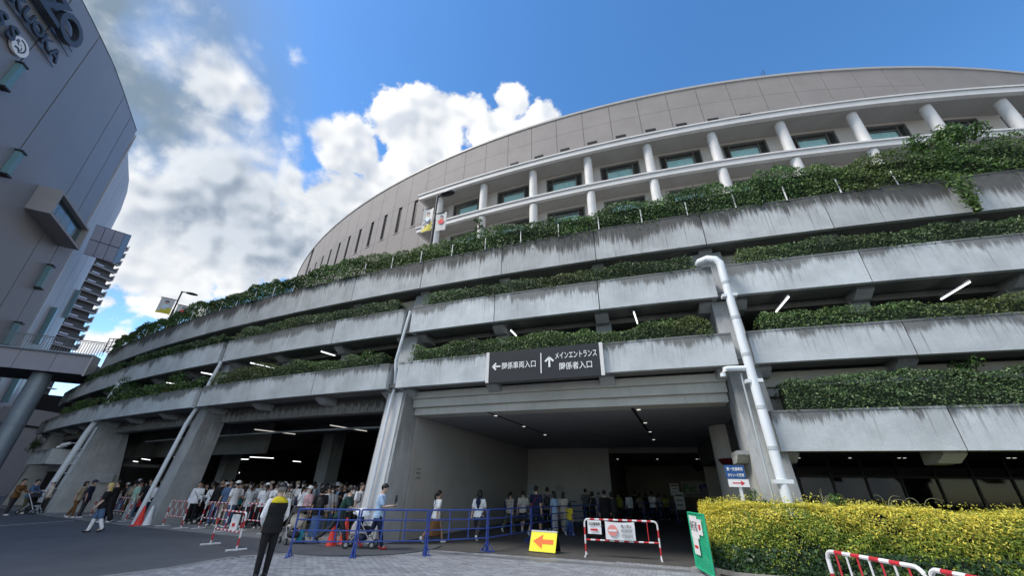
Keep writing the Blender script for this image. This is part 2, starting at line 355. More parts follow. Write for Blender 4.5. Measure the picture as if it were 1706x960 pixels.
class MB:
    """mesh builder: collects shapes, then links them as ONE object"""
    def __init__(self): self.v = []; self.f = []; self.m = []
    def add(self, vs, fs, m=0):
        b = len(self.v); self.v += [tuple(x) for x in vs]
        self.f += [tuple(i + b for i in f) for f in fs]; self.m += [m] * len(fs); return self
    def hexa(self, p, m=0):
        return self.add(p, [(0, 3, 2, 1), (4, 5, 6, 7), (0, 1, 5, 4), (1, 2, 6, 5), (2, 3, 7, 6), (3, 0, 4, 7)], m)
    def box(self, x0, x1, y0, y1, z0, z1, m=0):
        return self.hexa([(x0, y0, z0), (x1, y0, z0), (x1, y1, z0), (x0, y1, z0), (x0, y0, z1), (x1, y0, z1), (x1, y1, z1), (x0, y1, z1)], m)
    def obox(self, c, ax, ay, az, m=0):
        """box round c with half-axis vectors"""
        c, ax, ay, az = Vector(c), Vector(ax), Vector(ay), Vector(az)
        q = [c - ax - ay - az, c + ax - ay - az, c + ax + ay - az, c - ax + ay - az, c - ax - ay + az, c + ax - ay + az, c + ax + ay + az, c - ax + ay + az]
        return self.hexa(q, m)
    def pbox(self, r0, r1, t0, t1, z0, z1, n=None, m=0, r0b=None, r1b=None):
        """box bent round the stadium centre; r0b / r1b: radii at the bottom if the faces slope"""
        if n is None: n = max(1, int(abs(t1 - t0) / 0.8))
        r0b = r0 if r0b is None else r0b; r1b = r1 if r1b is None else r1b
        vs = []
        for i in range(n + 1):
            t = t0 + (t1 - t0) * i / n
            vs += [pol(r0b, t, z0), pol(r1b, t, z0), pol(r1, t, z1), pol(r0, t, z1)]
        fs = []
        for i in range(n):
            a = 4 * i; b = a + 4
            for k in range(4): fs.append((a + k, b + k, b + (k + 1) % 4, a + (k + 1) % 4)[::-1])
        fs += [(0, 1, 2, 3)[::-1], tuple(4 * n + k for k in (0, 1, 2, 3))]
        return self.add(vs, fs, m)
    def tube(self, pts, r, n=8, m=0, r2=None, cap=True):
        pts = [Vector(p) for p in pts]; vs = []; fs = []
        L = len(pts)
        for i, p in enumerate(pts):
            d = (pts[min(i + 1, L - 1)] - pts[max(i - 1, 0)]).normalized()
            up = Vector((0, 0, 1)) if abs(d.z) < 0.95 else Vector((1, 0, 0))
            a = d.cross(up).normalized(); b = d.cross(a).normalized()
            rr = r if r2 is None else r + (r2 - r) * i / (L - 1)
            for k in range(n):
                q = 2 * math.pi * k / n; vs.append(p + (a * math.cos(q) + b * math.sin(q)) * rr)
        for i in range(L - 1):
            for k in range(n): fs.append((i * n + k, i * n + (k + 1) % n, (i + 1) * n + (k + 1) % n, (i + 1) * n + k))
        if cap: fs += [tuple(range(n))[::-1], tuple((L - 1) * n + k for k in range(n))]
        return self.add(vs, fs, m)
    def lathe(self, c, prof, n=16, m=0):
        """prof: list of (radius, z) round the vertical through c"""
        vs = []; fs = []; c = Vector(c)
        for (r, z) in prof:
            for k in range(n):
                q = 2 * math.pi * k / n; vs.append((c.x + r * math.cos(q), c.y + r * math.sin(q), c.z + z))
        for i in range(len(prof) - 1):
            for k in range(n): fs.append((i * n + k, i * n + (k + 1) % n, (i + 1) * n + (k + 1) % n, (i + 1) * n + k))
        fs += [tuple(range(n))[::-1], tuple((len(prof) - 1) * n + k for k in range(n))]
        return self.add(vs, fs, m)
    def prism(self, poly, z0, z1, m=0):
        n = len(poly); vs = [(x, y, z0) for x, y in poly] + [(x, y, z1) for x, y in poly]
        return self.add(vs, [tuple(range(n))[::-1], tuple(range(n, 2 * n))] + [(i, (i + 1) % n, n + (i + 1) % n, n + i) for i in range(n)], m)
    def slab(self, quad, nrm, th, m=0):
        """a plate: polygon in space pushed back by th along -nrm"""
        q = [Vector(x) for x in quad]; nrm = Vector(nrm).normalized(); n = len(q)
        vs = q + [x - nrm * th for x in q]
        return self.add(vs, [tuple(range(n)), tuple(range(n, 2 * n))[::-1]] + [(i, (i + 1) % n, n + (i + 1) % n, n + i)[::-1] for i in range(n)], m)
    def build(self, name, mats, parent=None, loc=None, smooth=False, xf=None):
        if isinstance(mats, str): mats = [mats]
        org = Vector((0, 0, 0)) if loc is None else Vector(loc)
        if parent is not None and loc is None: org = parent.get('_org') and Vector(parent['_org']) or Vector((0, 0, 0))
        me = bpy.data.meshes.new(name)
        V = np.array(self.v, dtype=float).reshape(-1, 3)
        if xf is None: V = V - np.array(org)
        me.from_pydata(V.tolist(), [], self.f)
        for k in mats: me.materials.append(MATS[k])
        if len(mats) > 1: me.polygons.foreach_set('material_index', self.m)
        if smooth:
            me.polygons.foreach_set('use_smooth', [True] * len(self.f)); me.set_sharp_from_angle(angle=math.radians(38))
        me.update()
        ob = bpy.data.objects.new(name, me); COL.objects.link(ob)
        if parent is not None: ob.parent = parent
        else: ob.location = org
        return ob
def empty(name, loc=(0, 0, 0), label=None, cat=None, group=None, rz=0.0):
    e = bpy.data.objects.new(name, None); COL.objects.link(e); e.empty_display_size = 0.2
    e.location = loc; e.rotation_euler = (0, 0, rz); e['_org'] = tuple(loc)
    return tag(e, label, cat, group)
def tag(o, label=None, cat=None, group=None, kind=None):
    if label: o['label'] = label
    if cat: o['category'] = cat
    if group: o['group'] = group
    if kind: o['kind'] = kind
    return o
def text_mesh(body, size, ext=0.004, bold=0.0, align='CENTER', spacing=1.0):
    c = bpy.data.curves.new('lettering', 'FONT'); c.body = body; c.size = size; c.extrude = ext; c.offset = bold
    c.align_x = align; c.align_y = 'CENTER'; c.space_character = spacing; c.resolution_u = 3
    o = bpy.data.objects.new('lettering', c); COL.objects.link(o)
    bpy.context.view_layer.update()
    me = bpy.data.meshes.new_from_object(o.evaluated_get(bpy.context.evaluated_depsgraph_get()))
    bpy.data.objects.remove(o); bpy.data.curves.remove(c); me.name = 'lettering'; return me
def text(body, size, mat, origin, ax, ay, parent=None, ext=0.004, bold=0.0, align='CENTER', name='lettering', width=None, height=None):
    """lettering in the plane of ax (reading direction) and ay (up)"""
    me = text_mesh(body, size, ext, bold, align); me.materials.clear(); me.materials.append(MATS[mat])
    V = np.zeros(len(me.vertices) * 3); me.vertices.foreach_get('co', V); V = V.reshape(-1, 3)
    if len(V):
        if width: V[:, 0] *= width / max(1e-6, np.ptp(V[:, 0]))
        if height:
            V[:, 1] -= (V[:, 1].max() + V[:, 1].min()) / 2; V[:, 1] *= height / max(1e-6, np.ptp(V[:, 1]))
        me.vertices.foreach_set('co', V.ravel())
    ob = bpy.data.objects.new(name, me); COL.objects.link(ob)
    ax, ay = Vector(ax).normalized(), Vector(ay); ay = (ay - ax * ay.dot(ax)).normalized(); az = ax.cross(ay)
    org = Vector(origin)
    if parent is not None:
        org = org - Vector(parent['_org']); ob.parent = parent
    ob.matrix_local = Matrix(((ax.x, ay.x, az.x, org.x), (ax.y, ay.y, az.y, org.y), (ax.z, ay.z, az.z, org.z), (0, 0, 0, 1)))
    return ob
# ------------------------------------------------------------------ ground
g = MB(); g.add([(-900, -300, 0), (900, -300, 0), (900, 900, 0), (-900, 900, 0)], [(0, 1, 2, 3)])
tag(g.build('ground', 'asphalt'), kind='structure')
g = MB(); g.pbox(90, 146.05, TH(-9), TH(1) - 0.12, -0.2, 0.03, 40)
tag(g.build('garage_floor', 'floor_concrete'), kind='structure')
g = MB(); g.pbox(100, 145.75, TH(1) - 0.12, TH(9), -0.2, 0.008, 40)
tag(g.build('entrance_floor', 'entrance_paving'), kind='structure')
# asphalt apron that sweeps round the foot of the entrance column
ap = MB(); cxa, cya = -4.5, 14.3
pts = [(cxa + 2.45 * math.cos(a), cya + 2.35 * math.sin(a)) for a in [math.radians(180 + 8 * i) for i in range(24)]]
ap.prism(pts, -0.1, 0.035)
tag(ap.build('apron', 'asphalt'), kind='structure')
# paver field in front of the entrance
pv_joint = MB(); pv_joint.prism([(-7.3, 9.3), (-6.0, 11.75), (-4.4, 12.9), (-2.9, 14.1)][:0] or [(-9.5, 4.0), (-6.55, 11.7), (-5.2, 12.6), (-3.2, 13.95), (4.75, 11.55), (12, 9.4), (12, 4.0)], -0.1, 0.004)
pav = tag(pv_joint.build('pavement', 'paver_joint'), kind='structure')
_ta = math.radians(TH(2.2) + 90); tx = Vector((math.cos(_ta), math.sin(_ta), 0)); ty = Vector((-tx.y, tx.x, 0))
poly = [(-9.3, 4.2), (-6.5, 11.55), (-5.1, 12.5), (-3.2, 13.8), (4.7, 11.42), (12, 9.25), (12, 4.2)]
def inpoly(x, y, P):
    c = False
    for i in range(len(P)):
        x1, y1 = P[i]; x2, y2 = P[i - 1]
        if (y1 > y) != (y2 > y) and x < (x2 - x1) * (y - y1) / (y2 - y1) + x1: c = not c
    return c
def inview(p, m=20):
    d = Vector(p) - EYE; z = d.dot(_fw)
    if z < 0.2: return False
    u = 853 + F_PX * d.dot(_ir) / z; v = 480 - F_PX * d.dot(_iu) / z
    return -m < u < IW + m and -m < v < IH + m
rp = random.Random(5)
cells = []
for i in range(-70, 90):
    for k in range(-60, 70):
        o_ = Vector((0, 9.5, 0)) + tx * (i * 0.2 + (0.1 if k % 2 else 0)) + ty * (k * 0.1)
        if inpoly(o_.x, o_.y, poly): cells.append((o_.length, o_))
cells.sort(key=lambda q: q[0])
ax_ = math.atan2(tx.y, tx.x)
pm = MB(); pm.hexa([(-.096, -.046, 0), (.096, -.046, 0), (.096, .046, 0), (-.096, .046, 0), (-.091, -.041, .012), (.091, -.041, .012), (.091, .041, .012), (-.091, .041, .012)])
proto = None; cnt = 0; rest = MB()
for d_, c_ in cells:
    z = rp.uniform(-0.002, 0.003); rz = ax_ + rp.uniform(-.015, .015)
    if cnt < 300 and inview(c_, -2):
        if proto is None:
            proto = pm.build('paver', 'paver', pav); o1 = proto
        else:
            o1 = bpy.data.objects.new('paver', proto.data); COL.objects.link(o1); o1.parent = pav
        o1.location = (c_.x, c_.y, 0.003 + z); o1.rotation_euler = (0, 0, rz); cnt += 1
    elif inview(c_, 200):
        e1 = Vector((math.cos(rz), math.sin(rz), 0)); e2 = Vector((-e1.y, e1.x, 0))
        rest.hexa([tuple(c_ + e1 * x + e2 * y + Vector((0, 0, 0.003 + z + zz))) for x, y, zz in
                   ((-.096, -.046, 0), (.096, -.046, 0), (.096, .046, 0), (-.096, .046, 0), (-.091, -.041, .012), (.091, -.041, .012), (.091, .041, .012), (-.091, .041, .012))])
tag(rest.build('paver_field', 'paver', pav), kind='stuff')
# kerb strip, drain channel, road line
k = MB()
for a, b in (((-10.2, 4.0), (-7.02, 9.9)), ((-7.0, 9.94), (-6.62, 11.55)), ((-6.58, 11.58), (-5.3, 12.42))):
    a, b = Vector((*a, 0)), Vector((*b, 0)); d = (b - a).normalized(); n_ = Vector((-d.y, d.x, 0))
    k.hexa([a - n_ * .02, b - n_ * .02, b + n_ * .2, a + n_ * .2] + [q + Vector((0, 0, .018)) for q in (a - n_ * .02, b - n_ * .02, b + n_ * .2, a + n_ * .2)])
tag(k.build('kerb', 'floor_concrete'), kind='structure')
dr = MB(); a0, a1 = TH(1) + 0.25, TH(4) - 0.65
dr.pbox(145.86, 146.16, a0, a1, -0.05, 0.014, 30)
drain = tag(dr.build('drain_channel', 'paver_joint'), kind='structure')
slat = MB()
for i in range(150):
    t = a0 + (a1 - a0) * (i + .5) / 150
    slat.pbox(145.88, 146.14, t - .012, t + .012, 0.012, 0.022, 1)
slat.pbox(145.84, 145.88, a0, a1, 0, .024, 30).pbox(146.14, 146.18, a0, a1, 0, .024, 30)
tag(slat.build('grate', 'steel_grate', drain), kind='stuff')
ln = MB()
pa, pb = atz(-40, 880), atz(122, 868)
d = (pb - pa).normalized(); n_ = Vector((-d.y, d.x, 0)) * .06
ln.hexa([pa - n_, pb - n_, pb + n_, pa + n_] + [q + Vector((0, 0, .005)) for q in (pa - n_, pb - n_, pb + n_, pa + n_)])
tag(ln.build('road_marking', 'line_paint'), kind='structure')

# ------------------------------------------------------------------ parking garage round the stadium
GO = pol(145.5, TH(1), 0)
garage = empty('parking_garage', GO, 'tiered grey concrete parking garage with planted parapets wrapping round the stadium', 'building')
LEV = {0: (145.63, 2.59, 3.53), 1: (145.53, 4.88, 5.79), 2: (145.17, 7.20, 8.26), 3: (144.62, 9.54, 10.90)}
SPAN = {0: (4, 9), 1: (-9, 9), 2: (-9, 9), 3: (-7.4, 9)}
T = math.degrees(1 / 145.0)        # degrees per metre along the front
rg = random.Random(11)
def panel(lev, ta, tb, mat, proud=0.0):
    R, z0, z1 = LEV[lev]
    b = MB(); R += rg.uniform(-.006, .006)
    b.pbox(R - 0.16, R, ta, tb, z0, z1, 4)
    b.pbox(R - 0.19, R + 0.012, ta, tb, z1, z1 + 0.05, 4)      # coping lip
    return b.build('parapet_panel', mat, garage)
for lev in (0, 1, 2, 3):
    R, z0, z1 = LEV[lev]; ja, jb = SPAN[lev]
    j = math.ceil(ja) - (1 if ja % 1 else 0)
    while j < jb:
        ta, tb = max(TH(j), TH(ja)) + 0.006, TH(j + 1) - 0.006
        gl = gr = False
        if lev < 3:
            if (j - 1) % 3 == 0: ta += 0.19 * T if lev != 1 else 0.2 * T; gl = True
            if (j + 1 - 1) % 3 == 0: tb -= 0.19 * T if lev != 1 else 0.2 * T; gr = True
        panel(lev, ta, tb, 'concrete_old' if lev == 3 else 'concrete')
        if gl:
            b = MB(); b.pbox(R - 1.05, R - 0.165, ta, ta + 0.14 * T, z0, z1, 1); b.build('planter_end', 'concrete_col', garage)
        if gr:
            b = MB(); b.pbox(R - 1.05, R - 0.165, tb - 0.14 * T, tb, z0, z1, 1); b.build('planter_end', 'concrete_col', garage)
        j += 1
    # trough floor and soil, per bay
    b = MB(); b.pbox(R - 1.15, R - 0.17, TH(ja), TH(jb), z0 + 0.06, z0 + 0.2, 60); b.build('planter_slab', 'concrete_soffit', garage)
    if lev < 3:
        b = MB(); b.pbox(R - 1.2, R - 1.06, TH(ja), TH(jb), z0 + 0.06, z1 + (0.42 if lev == 1 else 0.1), 60); b.build('inner_parapet', 'beam_paint' if lev == 1 else 'concrete_col', garage)
        for jj in range(int(ja), int(jb), 1):
            if (jj - 1) % 3 == 0:
                b = MB(); b.pbox(R - 1.0, R - 0.2, TH(jj) + 0.5 * T, TH(jj + 3) - 0.5 * T, z1 - 0.18, z1 - 0.1, 20)
                b.build('planting_soil', 'soil', garage)
    # corbels under every joint
    for jj in range(math.ceil(ja), int(jb) + 1):
        offs = (0,) if (lev == 3 or (jj - 1) % 3) else (-0.48, 0.48)
        for of in offs:
            t = TH(jj) + of * T; hw = 0.23 * T; zt = z0 + 0.058
            vs = []
            for tt in (t - hw, t + hw):
                vs += [pol(R - 1.25, tt, zt - 0.30), pol(R - 0.75, tt, zt - 0.28), pol(R - 0.42, tt, zt - 0.10), pol(R - 0.42, tt, zt), pol(R - 1.25, tt, zt)]
            b = MB(); b.add(vs, [(0, 1, 2, 3, 4), (9, 8, 7, 6, 5)] + [((k + 1) % 5, k, 5 + k, 5 + (k + 1) % 5) for k in range(5)])
            b.build('corbel', 'concrete_col', garage)
# floor slabs
for z, r1 in ((4.62, 144.3), (7.06, 144.05), (9.45, 143.6)):
    t0 = TH(-9)
    if z < 5:
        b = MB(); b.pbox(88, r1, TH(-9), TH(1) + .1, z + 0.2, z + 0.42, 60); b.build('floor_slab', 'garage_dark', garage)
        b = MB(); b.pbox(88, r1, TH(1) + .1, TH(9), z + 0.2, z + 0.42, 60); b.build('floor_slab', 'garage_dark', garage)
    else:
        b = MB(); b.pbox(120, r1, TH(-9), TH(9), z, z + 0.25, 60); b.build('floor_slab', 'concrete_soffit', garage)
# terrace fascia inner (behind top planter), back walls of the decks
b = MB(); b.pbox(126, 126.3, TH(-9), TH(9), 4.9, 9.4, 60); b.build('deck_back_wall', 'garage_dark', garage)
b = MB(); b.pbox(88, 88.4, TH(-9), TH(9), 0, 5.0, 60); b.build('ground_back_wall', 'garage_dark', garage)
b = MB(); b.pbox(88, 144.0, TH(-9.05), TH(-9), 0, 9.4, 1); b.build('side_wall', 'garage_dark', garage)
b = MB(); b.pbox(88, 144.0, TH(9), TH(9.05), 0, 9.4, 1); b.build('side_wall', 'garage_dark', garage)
# cream wall between second and third planters
for bay in range(-8, 9, 3):
    b = MB(); b.pbox(143.55, 143.75, TH(bay) + .45 * T, TH(bay + 3) - .45 * T, 8.1, 9.44, 12); b.build('infill_wall', 'cream_wall', garage)
# deck posts under the second planter
for jj in range(-9, 10):
    if (jj - 1) % 3:
        b = MB(); b.pbox(143.6, 144.2, TH(jj) - .27 * T, TH(jj) + .27 * T, 5.0, 7.05, 1); b.build('deck_post', 'concrete_col', garage)
        b = MB(); b.pbox(143.6, 143.9, TH(jj) - .27 * T, TH(jj) + .27 * T, 7.32, 9.42, 1); b.build('deck_post', 'concrete_col', garage)
# main leaning columns
def column(j, wide=0.42, white=False):
    t = TH(j)
    b = MB(); b.pbox(144.1, 145.05, t - wide * T, t + wide * T, 0, 4.93, 1, r1b=145.62, r0b=144.35)
    c1 = b.build('column', 'concrete_col', garage)
    b = MB(); b.pbox(143.6, 144.75, t - .36 * T, t + .36 * T, 4.93, 7.2, 1, r1b=145.04)
    b.build('column_upper', 'concrete_col', garage)
    b = MB(); b.pbox(143.2, 144.1, t - .5 * T, t + .5 * T, 7.2, 9.45, 1, r1b=144.6)
    b.build('column_upper', 'concrete_col', garage)
    return c1
for j in (-8, -5, -2, 1, 4, 7): column(j)
# white painted strip and pipes chased into the first entrance column
b = MB(); t = TH(1); b.pbox(145.08, 145.10, t - .36 * T, t + .30 * T, 0.25, 4.8, 1, r1b=145.625 - .01, r0b=145.58)
b.build('painted_strip', 'white_paint', garage)
# wide buttress at the far left column
t = TH(-5); b = MB(); b.pbox(143.75, 144.9, t + .44 * T, t + .58 * T, 0, 4.85, 1, r1b=145.35, r0b=142.9); b.build('buttress', 'concrete_col', garage)
b = MB(); t = TH(-5) + .56 * T; b.pbox(143.5, 144.1, t, t + .16 * T, 1.55, 2.05, 1); b.build('junction_box', 'pipe_grey', garage)
# edge beams under the first planter
for ja in (-9, -8, -5, -2):
    jb = 1 if ja == -2 else (-8 if ja == -9 else ja + 3)
    b = MB(); b.pbox(143.9, 144.35, TH(ja) + .45 * T, TH(jb) - .45 * T, 4.3, 4.80, 14); b.build('edge_beam', 'concrete_ribbed', garage)
    b = MB()
    n = int((TH(jb) - TH(ja)) / T / 0.42)
    for i in range(n):
        tt = TH(ja) + .6 * T + (TH(jb) - TH(ja) - 1.2 * T) * (i + .5) / n
        b.pbox(144.352, 144.39, tt - .07 * T, tt + .07 * T, 4.34, 4.76, 1)
    tag(b.build('beam_rib', 'concrete_ribbed', garage), kind='stuff')
for r, z0, z1 in ((144.75, 4.62, 4.86), (144.62, 4.32, 4.612), (144.45, 4.06, 4.312)):
    b = MB(); b.pbox(r - .7, r, TH(1) + .46 * T, TH(4) - .46 * T, z0, z1, 24); b.build('entrance_beam', 'beam_paint', garage)
for r, z0, z1, mt in ((144.55, 4.42, 4.85, 'cream_wall'), (144.40, 4.18, 4.412, 'beam_paint'), (144.2, 3.35, 4.17, 'hotel_wall')):
    b = MB(); b.pbox(r - .3, r, TH(4) + .5 * T, TH(9), z0, z1, 24); b.build('edge_beam', mt, garage)
# long service pipe under the first floor
b = MB(); b.tube([pol(142.5, TH(-5) + (TH(1) - TH(-5)) * i / 20, 4.0) for i in range(21)], .045, 8); b.build('ceiling_pipe', 'pipe_grey', garage, smooth=True)
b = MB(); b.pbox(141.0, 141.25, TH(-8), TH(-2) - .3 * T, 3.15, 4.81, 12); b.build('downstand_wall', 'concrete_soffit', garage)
# inner columns with a pale painted dado
for j in (-8, -5, -2):
    t = TH(j); b = MB(); b.pbox(136.4, 137.4, t - .5 * T, t + .5 * T, 0, 1.78, 1, 0); b.pbox(136.42, 137.38, t - .49 * T, t + .49 * T, 1.78, 4.82, 1, 1)
    b.build('inner_column', ['white_paint', 'concrete_col'], garage)
for j in (-9.5, -6.5, -3.5, -0.5):
    t = TH(j); b = MB(); b.pbox(124.4, 125.4, t - .5 * T, t + .5 * T, 0, 1.78, 1, 0); b.pbox(124.42, 125.38, t - .49 * T, t + .49 * T, 1.78, 4.82, 1, 1)
    b.build('inner_column', ['white_paint', 'concrete_col'], garage)
# downstand beams across the ceiling
for r in (139.5, 133, 126, 118, 108):
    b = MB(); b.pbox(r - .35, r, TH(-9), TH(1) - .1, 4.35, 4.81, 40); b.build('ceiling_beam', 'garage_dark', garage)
# entrance hall: side wall, back wall, lobby, ceiling
b = MB(); b.pbox(131.0, 144.2, TH(1) + .2 * T, TH(1) + .44 * T, 0, 4.82, 1); b.build('hall_wall', 'entrance_wall', garage)
tb0, tb1 = TH(1) + .45 * T, 252.15
b = MB(); b.pbox(130.7, 131.0, TH(1) + .2 * T, 250.75, 0, 4.82, 8); b.build('hall_wall', 'entrance_wall', garage)
b = MB(); b.pbox(112, 130.69, 250.6, 250.75, 0, 4.82, 1); b.build('hall_wall', 'interior_wall', garage)
b = MB(); b.pbox(118.0, 118.3, 250.76, TH(9), 0, 4.82, 24); b.build('hall_wall', 'interior_wall', garage)
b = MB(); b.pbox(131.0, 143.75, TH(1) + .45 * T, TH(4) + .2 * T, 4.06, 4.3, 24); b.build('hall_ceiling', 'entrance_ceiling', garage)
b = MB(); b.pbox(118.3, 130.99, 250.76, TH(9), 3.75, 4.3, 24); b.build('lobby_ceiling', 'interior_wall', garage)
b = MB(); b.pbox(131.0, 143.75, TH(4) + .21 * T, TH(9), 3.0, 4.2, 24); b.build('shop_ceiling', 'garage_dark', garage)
for pts_ in ([(812, 687), (905, 722)], [(1053, 680), (1085, 727)]):
    p0, p1 = [atz(u, v, 4.057) for u, v in pts_]
    b = MB(); d = (p1 - p0).normalized(); n_ = Vector((-d.y, d.x, 0)) * .05; zz = Vector((0, 0, .003))
    b.hexa([p0 - n_ - zz, p1 - n_ - zz, p1 + n_ - zz, p0 + n_ - zz, p0 - n_, p1 - n_, p1 + n_, p0 + n_]); b.build('ceiling_groove', 'dark_void', garage)
# round column inside the entrance
b = MB(); b.lathe((8.85, 16.5, 0), [(.66, 0), (.66, 4.06)], 28); b.build('round_column', 'hotel_wall', garage, smooth=True)
# glazed shop front to the right of the entrance
tg0, tg1 = TH(4) + .7 * T, TH(9)
n = 15
for i in range(n):
    ta, tb = tg0 + (tg1 - tg0) * i / n, tg0 + (tg1 - tg0) * (i + 1) / n
    fr = MB(); fr.pbox(136.9, 137.0, ta, ta + .08 * T, 0, 3.0, 1); fr.pbox(136.9, 137.0, ta + .08 * T, tb, 2.3, 2.38, 1).pbox(136.9, 137.0, ta + .08 * T, tb, 0, .25, 1)
    f_ = fr.build('shop_window', 'metal_black', garage)
    gp = MB(); gp.pbox(136.94, 136.96, ta + .08 * T, tb, .25, 2.3, 1); o_ = gp.build('pane', 'dark_glass', f_, loc=GO)
b = MB(); b.pbox(131, 131.2, TH(4) + .3 * T, TH(9), 0, 3.2, 20); b.build('shop_back_wall', 'interior_wall', garage)
# lamps: every tube a lamp of its own
def tube_lamp(pa, pb, z, lit=True, where='', housing=True):
    p0, p1 = atz(*pa, z), atz(*pb, z)
    L = (p1 - p0).length
    if L > 2.6: p1 = p0 + (p1 - p0) * (2.6 / L)
    c = (p0 + p1) / 2; d = (p1 - p0).normalized()
    e = empty('strip_lamp', (c.x, c.y, z), where, 'lamp', 'strip lamps on the garage ceilings')
    b = MB(); b.tube([p0, p1], .02, 8); b.build('tube', 'lamp_tube' if lit else 'lamp_dim', e, smooth=True)
    b = MB(); s_ = Vector((-d.y, d.x, 0)) * .03
    b.obox((p0 + p1) / 2 + Vector((0, 0, .05)), (p1 - p0) / 2, s_, Vector((0, 0, .015))); b.build('housing', 'rail_steel', e)
TL = [((417, 605), (458, 614), 6.9, 'lit strip lamp above the hedge between the two slanted columns, left one'), ((535, 586), (558, 593), 6.9, 'short lit strip lamp above the hedge just left of the white column pipe'),
      ((335, 621), (362, 626), 6.9, 'lit strip lamp in the upper deck gap left of the second column'), ((277, 638), (292, 640), 6.9, 'smallest lit strip lamp in the upper deck gap at far left'),
      ((851, 551), (860, 560), 6.9, 'lit strip lamp above the black entrance sign'), ((1056, 521), (1062, 539), 6.9, 'nearly upright lit strip lamp left of the thick white downpipe'),
      ((1314, 495), (1293, 520), 6.9, 'slanting lit strip lamp just right of the thick white downpipe'), ((1616, 470), (1568, 499), 6.9, 'longest slanting lit strip lamp in the deck at far right'),
      ((377, 765), (414, 766), 3.4, 'lit strip lamp low in the queue hall beside the second column'), ((416, 762), (456, 764), 3.5, 'lit strip lamp in the middle of the queue hall'),
      ((488, 769), (501, 770), 3.4, 'short lit strip lamp left of the inner column with pale dado'), ((399, 788), (391, 801), 2.6, 'steeply tilted lit strip lamp just above the queue heads'),
      ((222, 769), (246, 772), 3.3, 'lit strip lamp in the bay left of the second column, lower one'), ((274, 760), (292, 762), 3.5, 'lit strip lamp in the bay left of the second column, near the column'),
      ((193, 749), (203, 751), 3.6, 'tiny lit strip lamp beside the leftmost wide buttress'), ((224, 775), (244, 777), 3.2, 'lowest lit strip lamp in the bay left of the second column'), ((236, 765), (250, 767), 3.3, 'short lit strip lamp at the back of the left bay')]
for a_, b_, z_, l_ in TL: tube_lamp(a_, b_, z_, True, l_)
tube_lamp((550, 709), (611, 719), 4.2, False, 'unlit strip lamp on the queue hall ceiling near the white column')
tube_lamp((424, 716), (492, 724), 4.2, False, 'unlit strip lamp on the queue hall ceiling beside the second column')
def downlight(p, lab, lit=True, r=.09, name='downlight'):
    b = MB(); b.lathe((p.x, p.y, p.z - .012), [(r, 0), (r, .012)], 12)
    o = b.build(name, 'lamp_down' if lit else 'lamp_dim', loc=(p.x, p.y, p.z - .012)); tag(o, lab, 'lamp', 'downlights of the entrance hall')
for k_, (u, v) in enumerate([(826, 693), (873, 711), (908, 725)]): downlight(atz(u, v, 4.055), ['nearest', 'middle', 'farthest'][k_] + ' round downlight in the left ceiling row of the entrance', True, .065)
for k_, (u, v) in enumerate([(1064, 683), (1075, 705), (1083, 720), (1089, 733)]): downlight(atz(u, v, 4.055), ['nearest', 'second', 'third', 'farthest'][k_] + ' round downlight in the right ceiling row of the entrance', True, .065)
for k_, (u, lab) in enumerate([(1018, 'left of three'), (1024, 'middle of three'), (1029, 'right of three'), (1095, 'single'), (1161, 'left of three right-hand'), (1167, 'middle of three right-hand'), (1173, 'right of three right-hand')]):
    downlight(atz(u, 765.5, 3.745), lab + ' tiny bright spotlight on the far lobby ceiling', True, .07, 'spotlight')
for u, lab in [(1326, 'first'), (1331, 'second'), (1416, 'third'), (1498, 'fourth'), (1507, 'fifth'), (1680, 'sixth'), (1690, 'seventh')]:
    downlight(atz(u, 763.5, 2.995), lab + ' spotlight from the column under the lowest right-hand planter', True, .05, 'spotlight')

# ------------------------------------------------------------------ stadium drum
SO = pol(122, 248, 0)
stad = empty('stadium', SO, 'huge round stadium with a taupe panelled wall rising behind the garage', 'building')
RD, ZT = 122.0, 46.6
PS = 1.64
b = MB(); b.pbox(121.0, 121.7, 196, 300, 9, ZT - .1, 120); b.build('core_wall', 'drum_joint', stad)
jg = 0.011
SL = [238.28 - 1.585 * i for i in range(11)]
ths = [243.2 - 1.585 * .5 * 0 + PS * i for i in range(0, 17)]
# panels right of the slits: two rows above the hotel, vents at the foot
t = 239.07
while t < 268:
    tb = t + PS
    for (z0, z1) in ((43.3, ZT - .25), (39.6, 43.27)):
        b = MB(); b.pbox(121.7, RD, t + jg, tb - jg, z0, z1, 2); b.build('wall_panel', 'drum_panel', stad)
    t = tb
t = 239.07
while t < 245:
    b = MB(); b.pbox(121.7, RD, t + jg, t + PS - jg, 30.0, 39.57, 2); b.build('wall_panel', 'drum_panel', stad); t += PS
# panels with tall slit windows
hw = math.degrees(.40 / 122)
for i, s in enumerate(SL):
    a, c = s - 1.585 / 2, s + 1.585 / 2
    b = MB(); b.pbox(121.7, RD, a + jg, c - jg, 40.45, ZT - .25, 2); b.build('wall_panel', 'drum_panel', stad)
    b = MB(); b.pbox(121.7, RD, a + jg, c - jg, 30.0, 35.40, 2); b.build('wall_panel', 'drum_panel', stad)
    for (x, y) in ((a + jg, s - hw), (s + hw, c - jg)):
        b = MB(); b.pbox(121.7, RD, x, y, 35.43, 40.42, 1); b.build('wall_panel', 'drum_panel', stad)
    wd = MB(); wd.pbox(121.703, 121.74, s - hw, s + hw, 35.43, 40.42, 1); wo_ = wd.build('slit_window', 'dark_void', stad)
    sl = MB(); sl.pbox(121.75, RD + .08, s - hw - .05, s + hw + .05, 35.404, 35.5, 1); sl.build('sill', 'coping_metal', wo_, loc=SO)
    pn = MB(); pn.pbox(121.80, 121.82, s - hw, s + hw, 35.5, 40.42, 1); pn.build('pane', 'slit_glass', wo_, loc=SO)
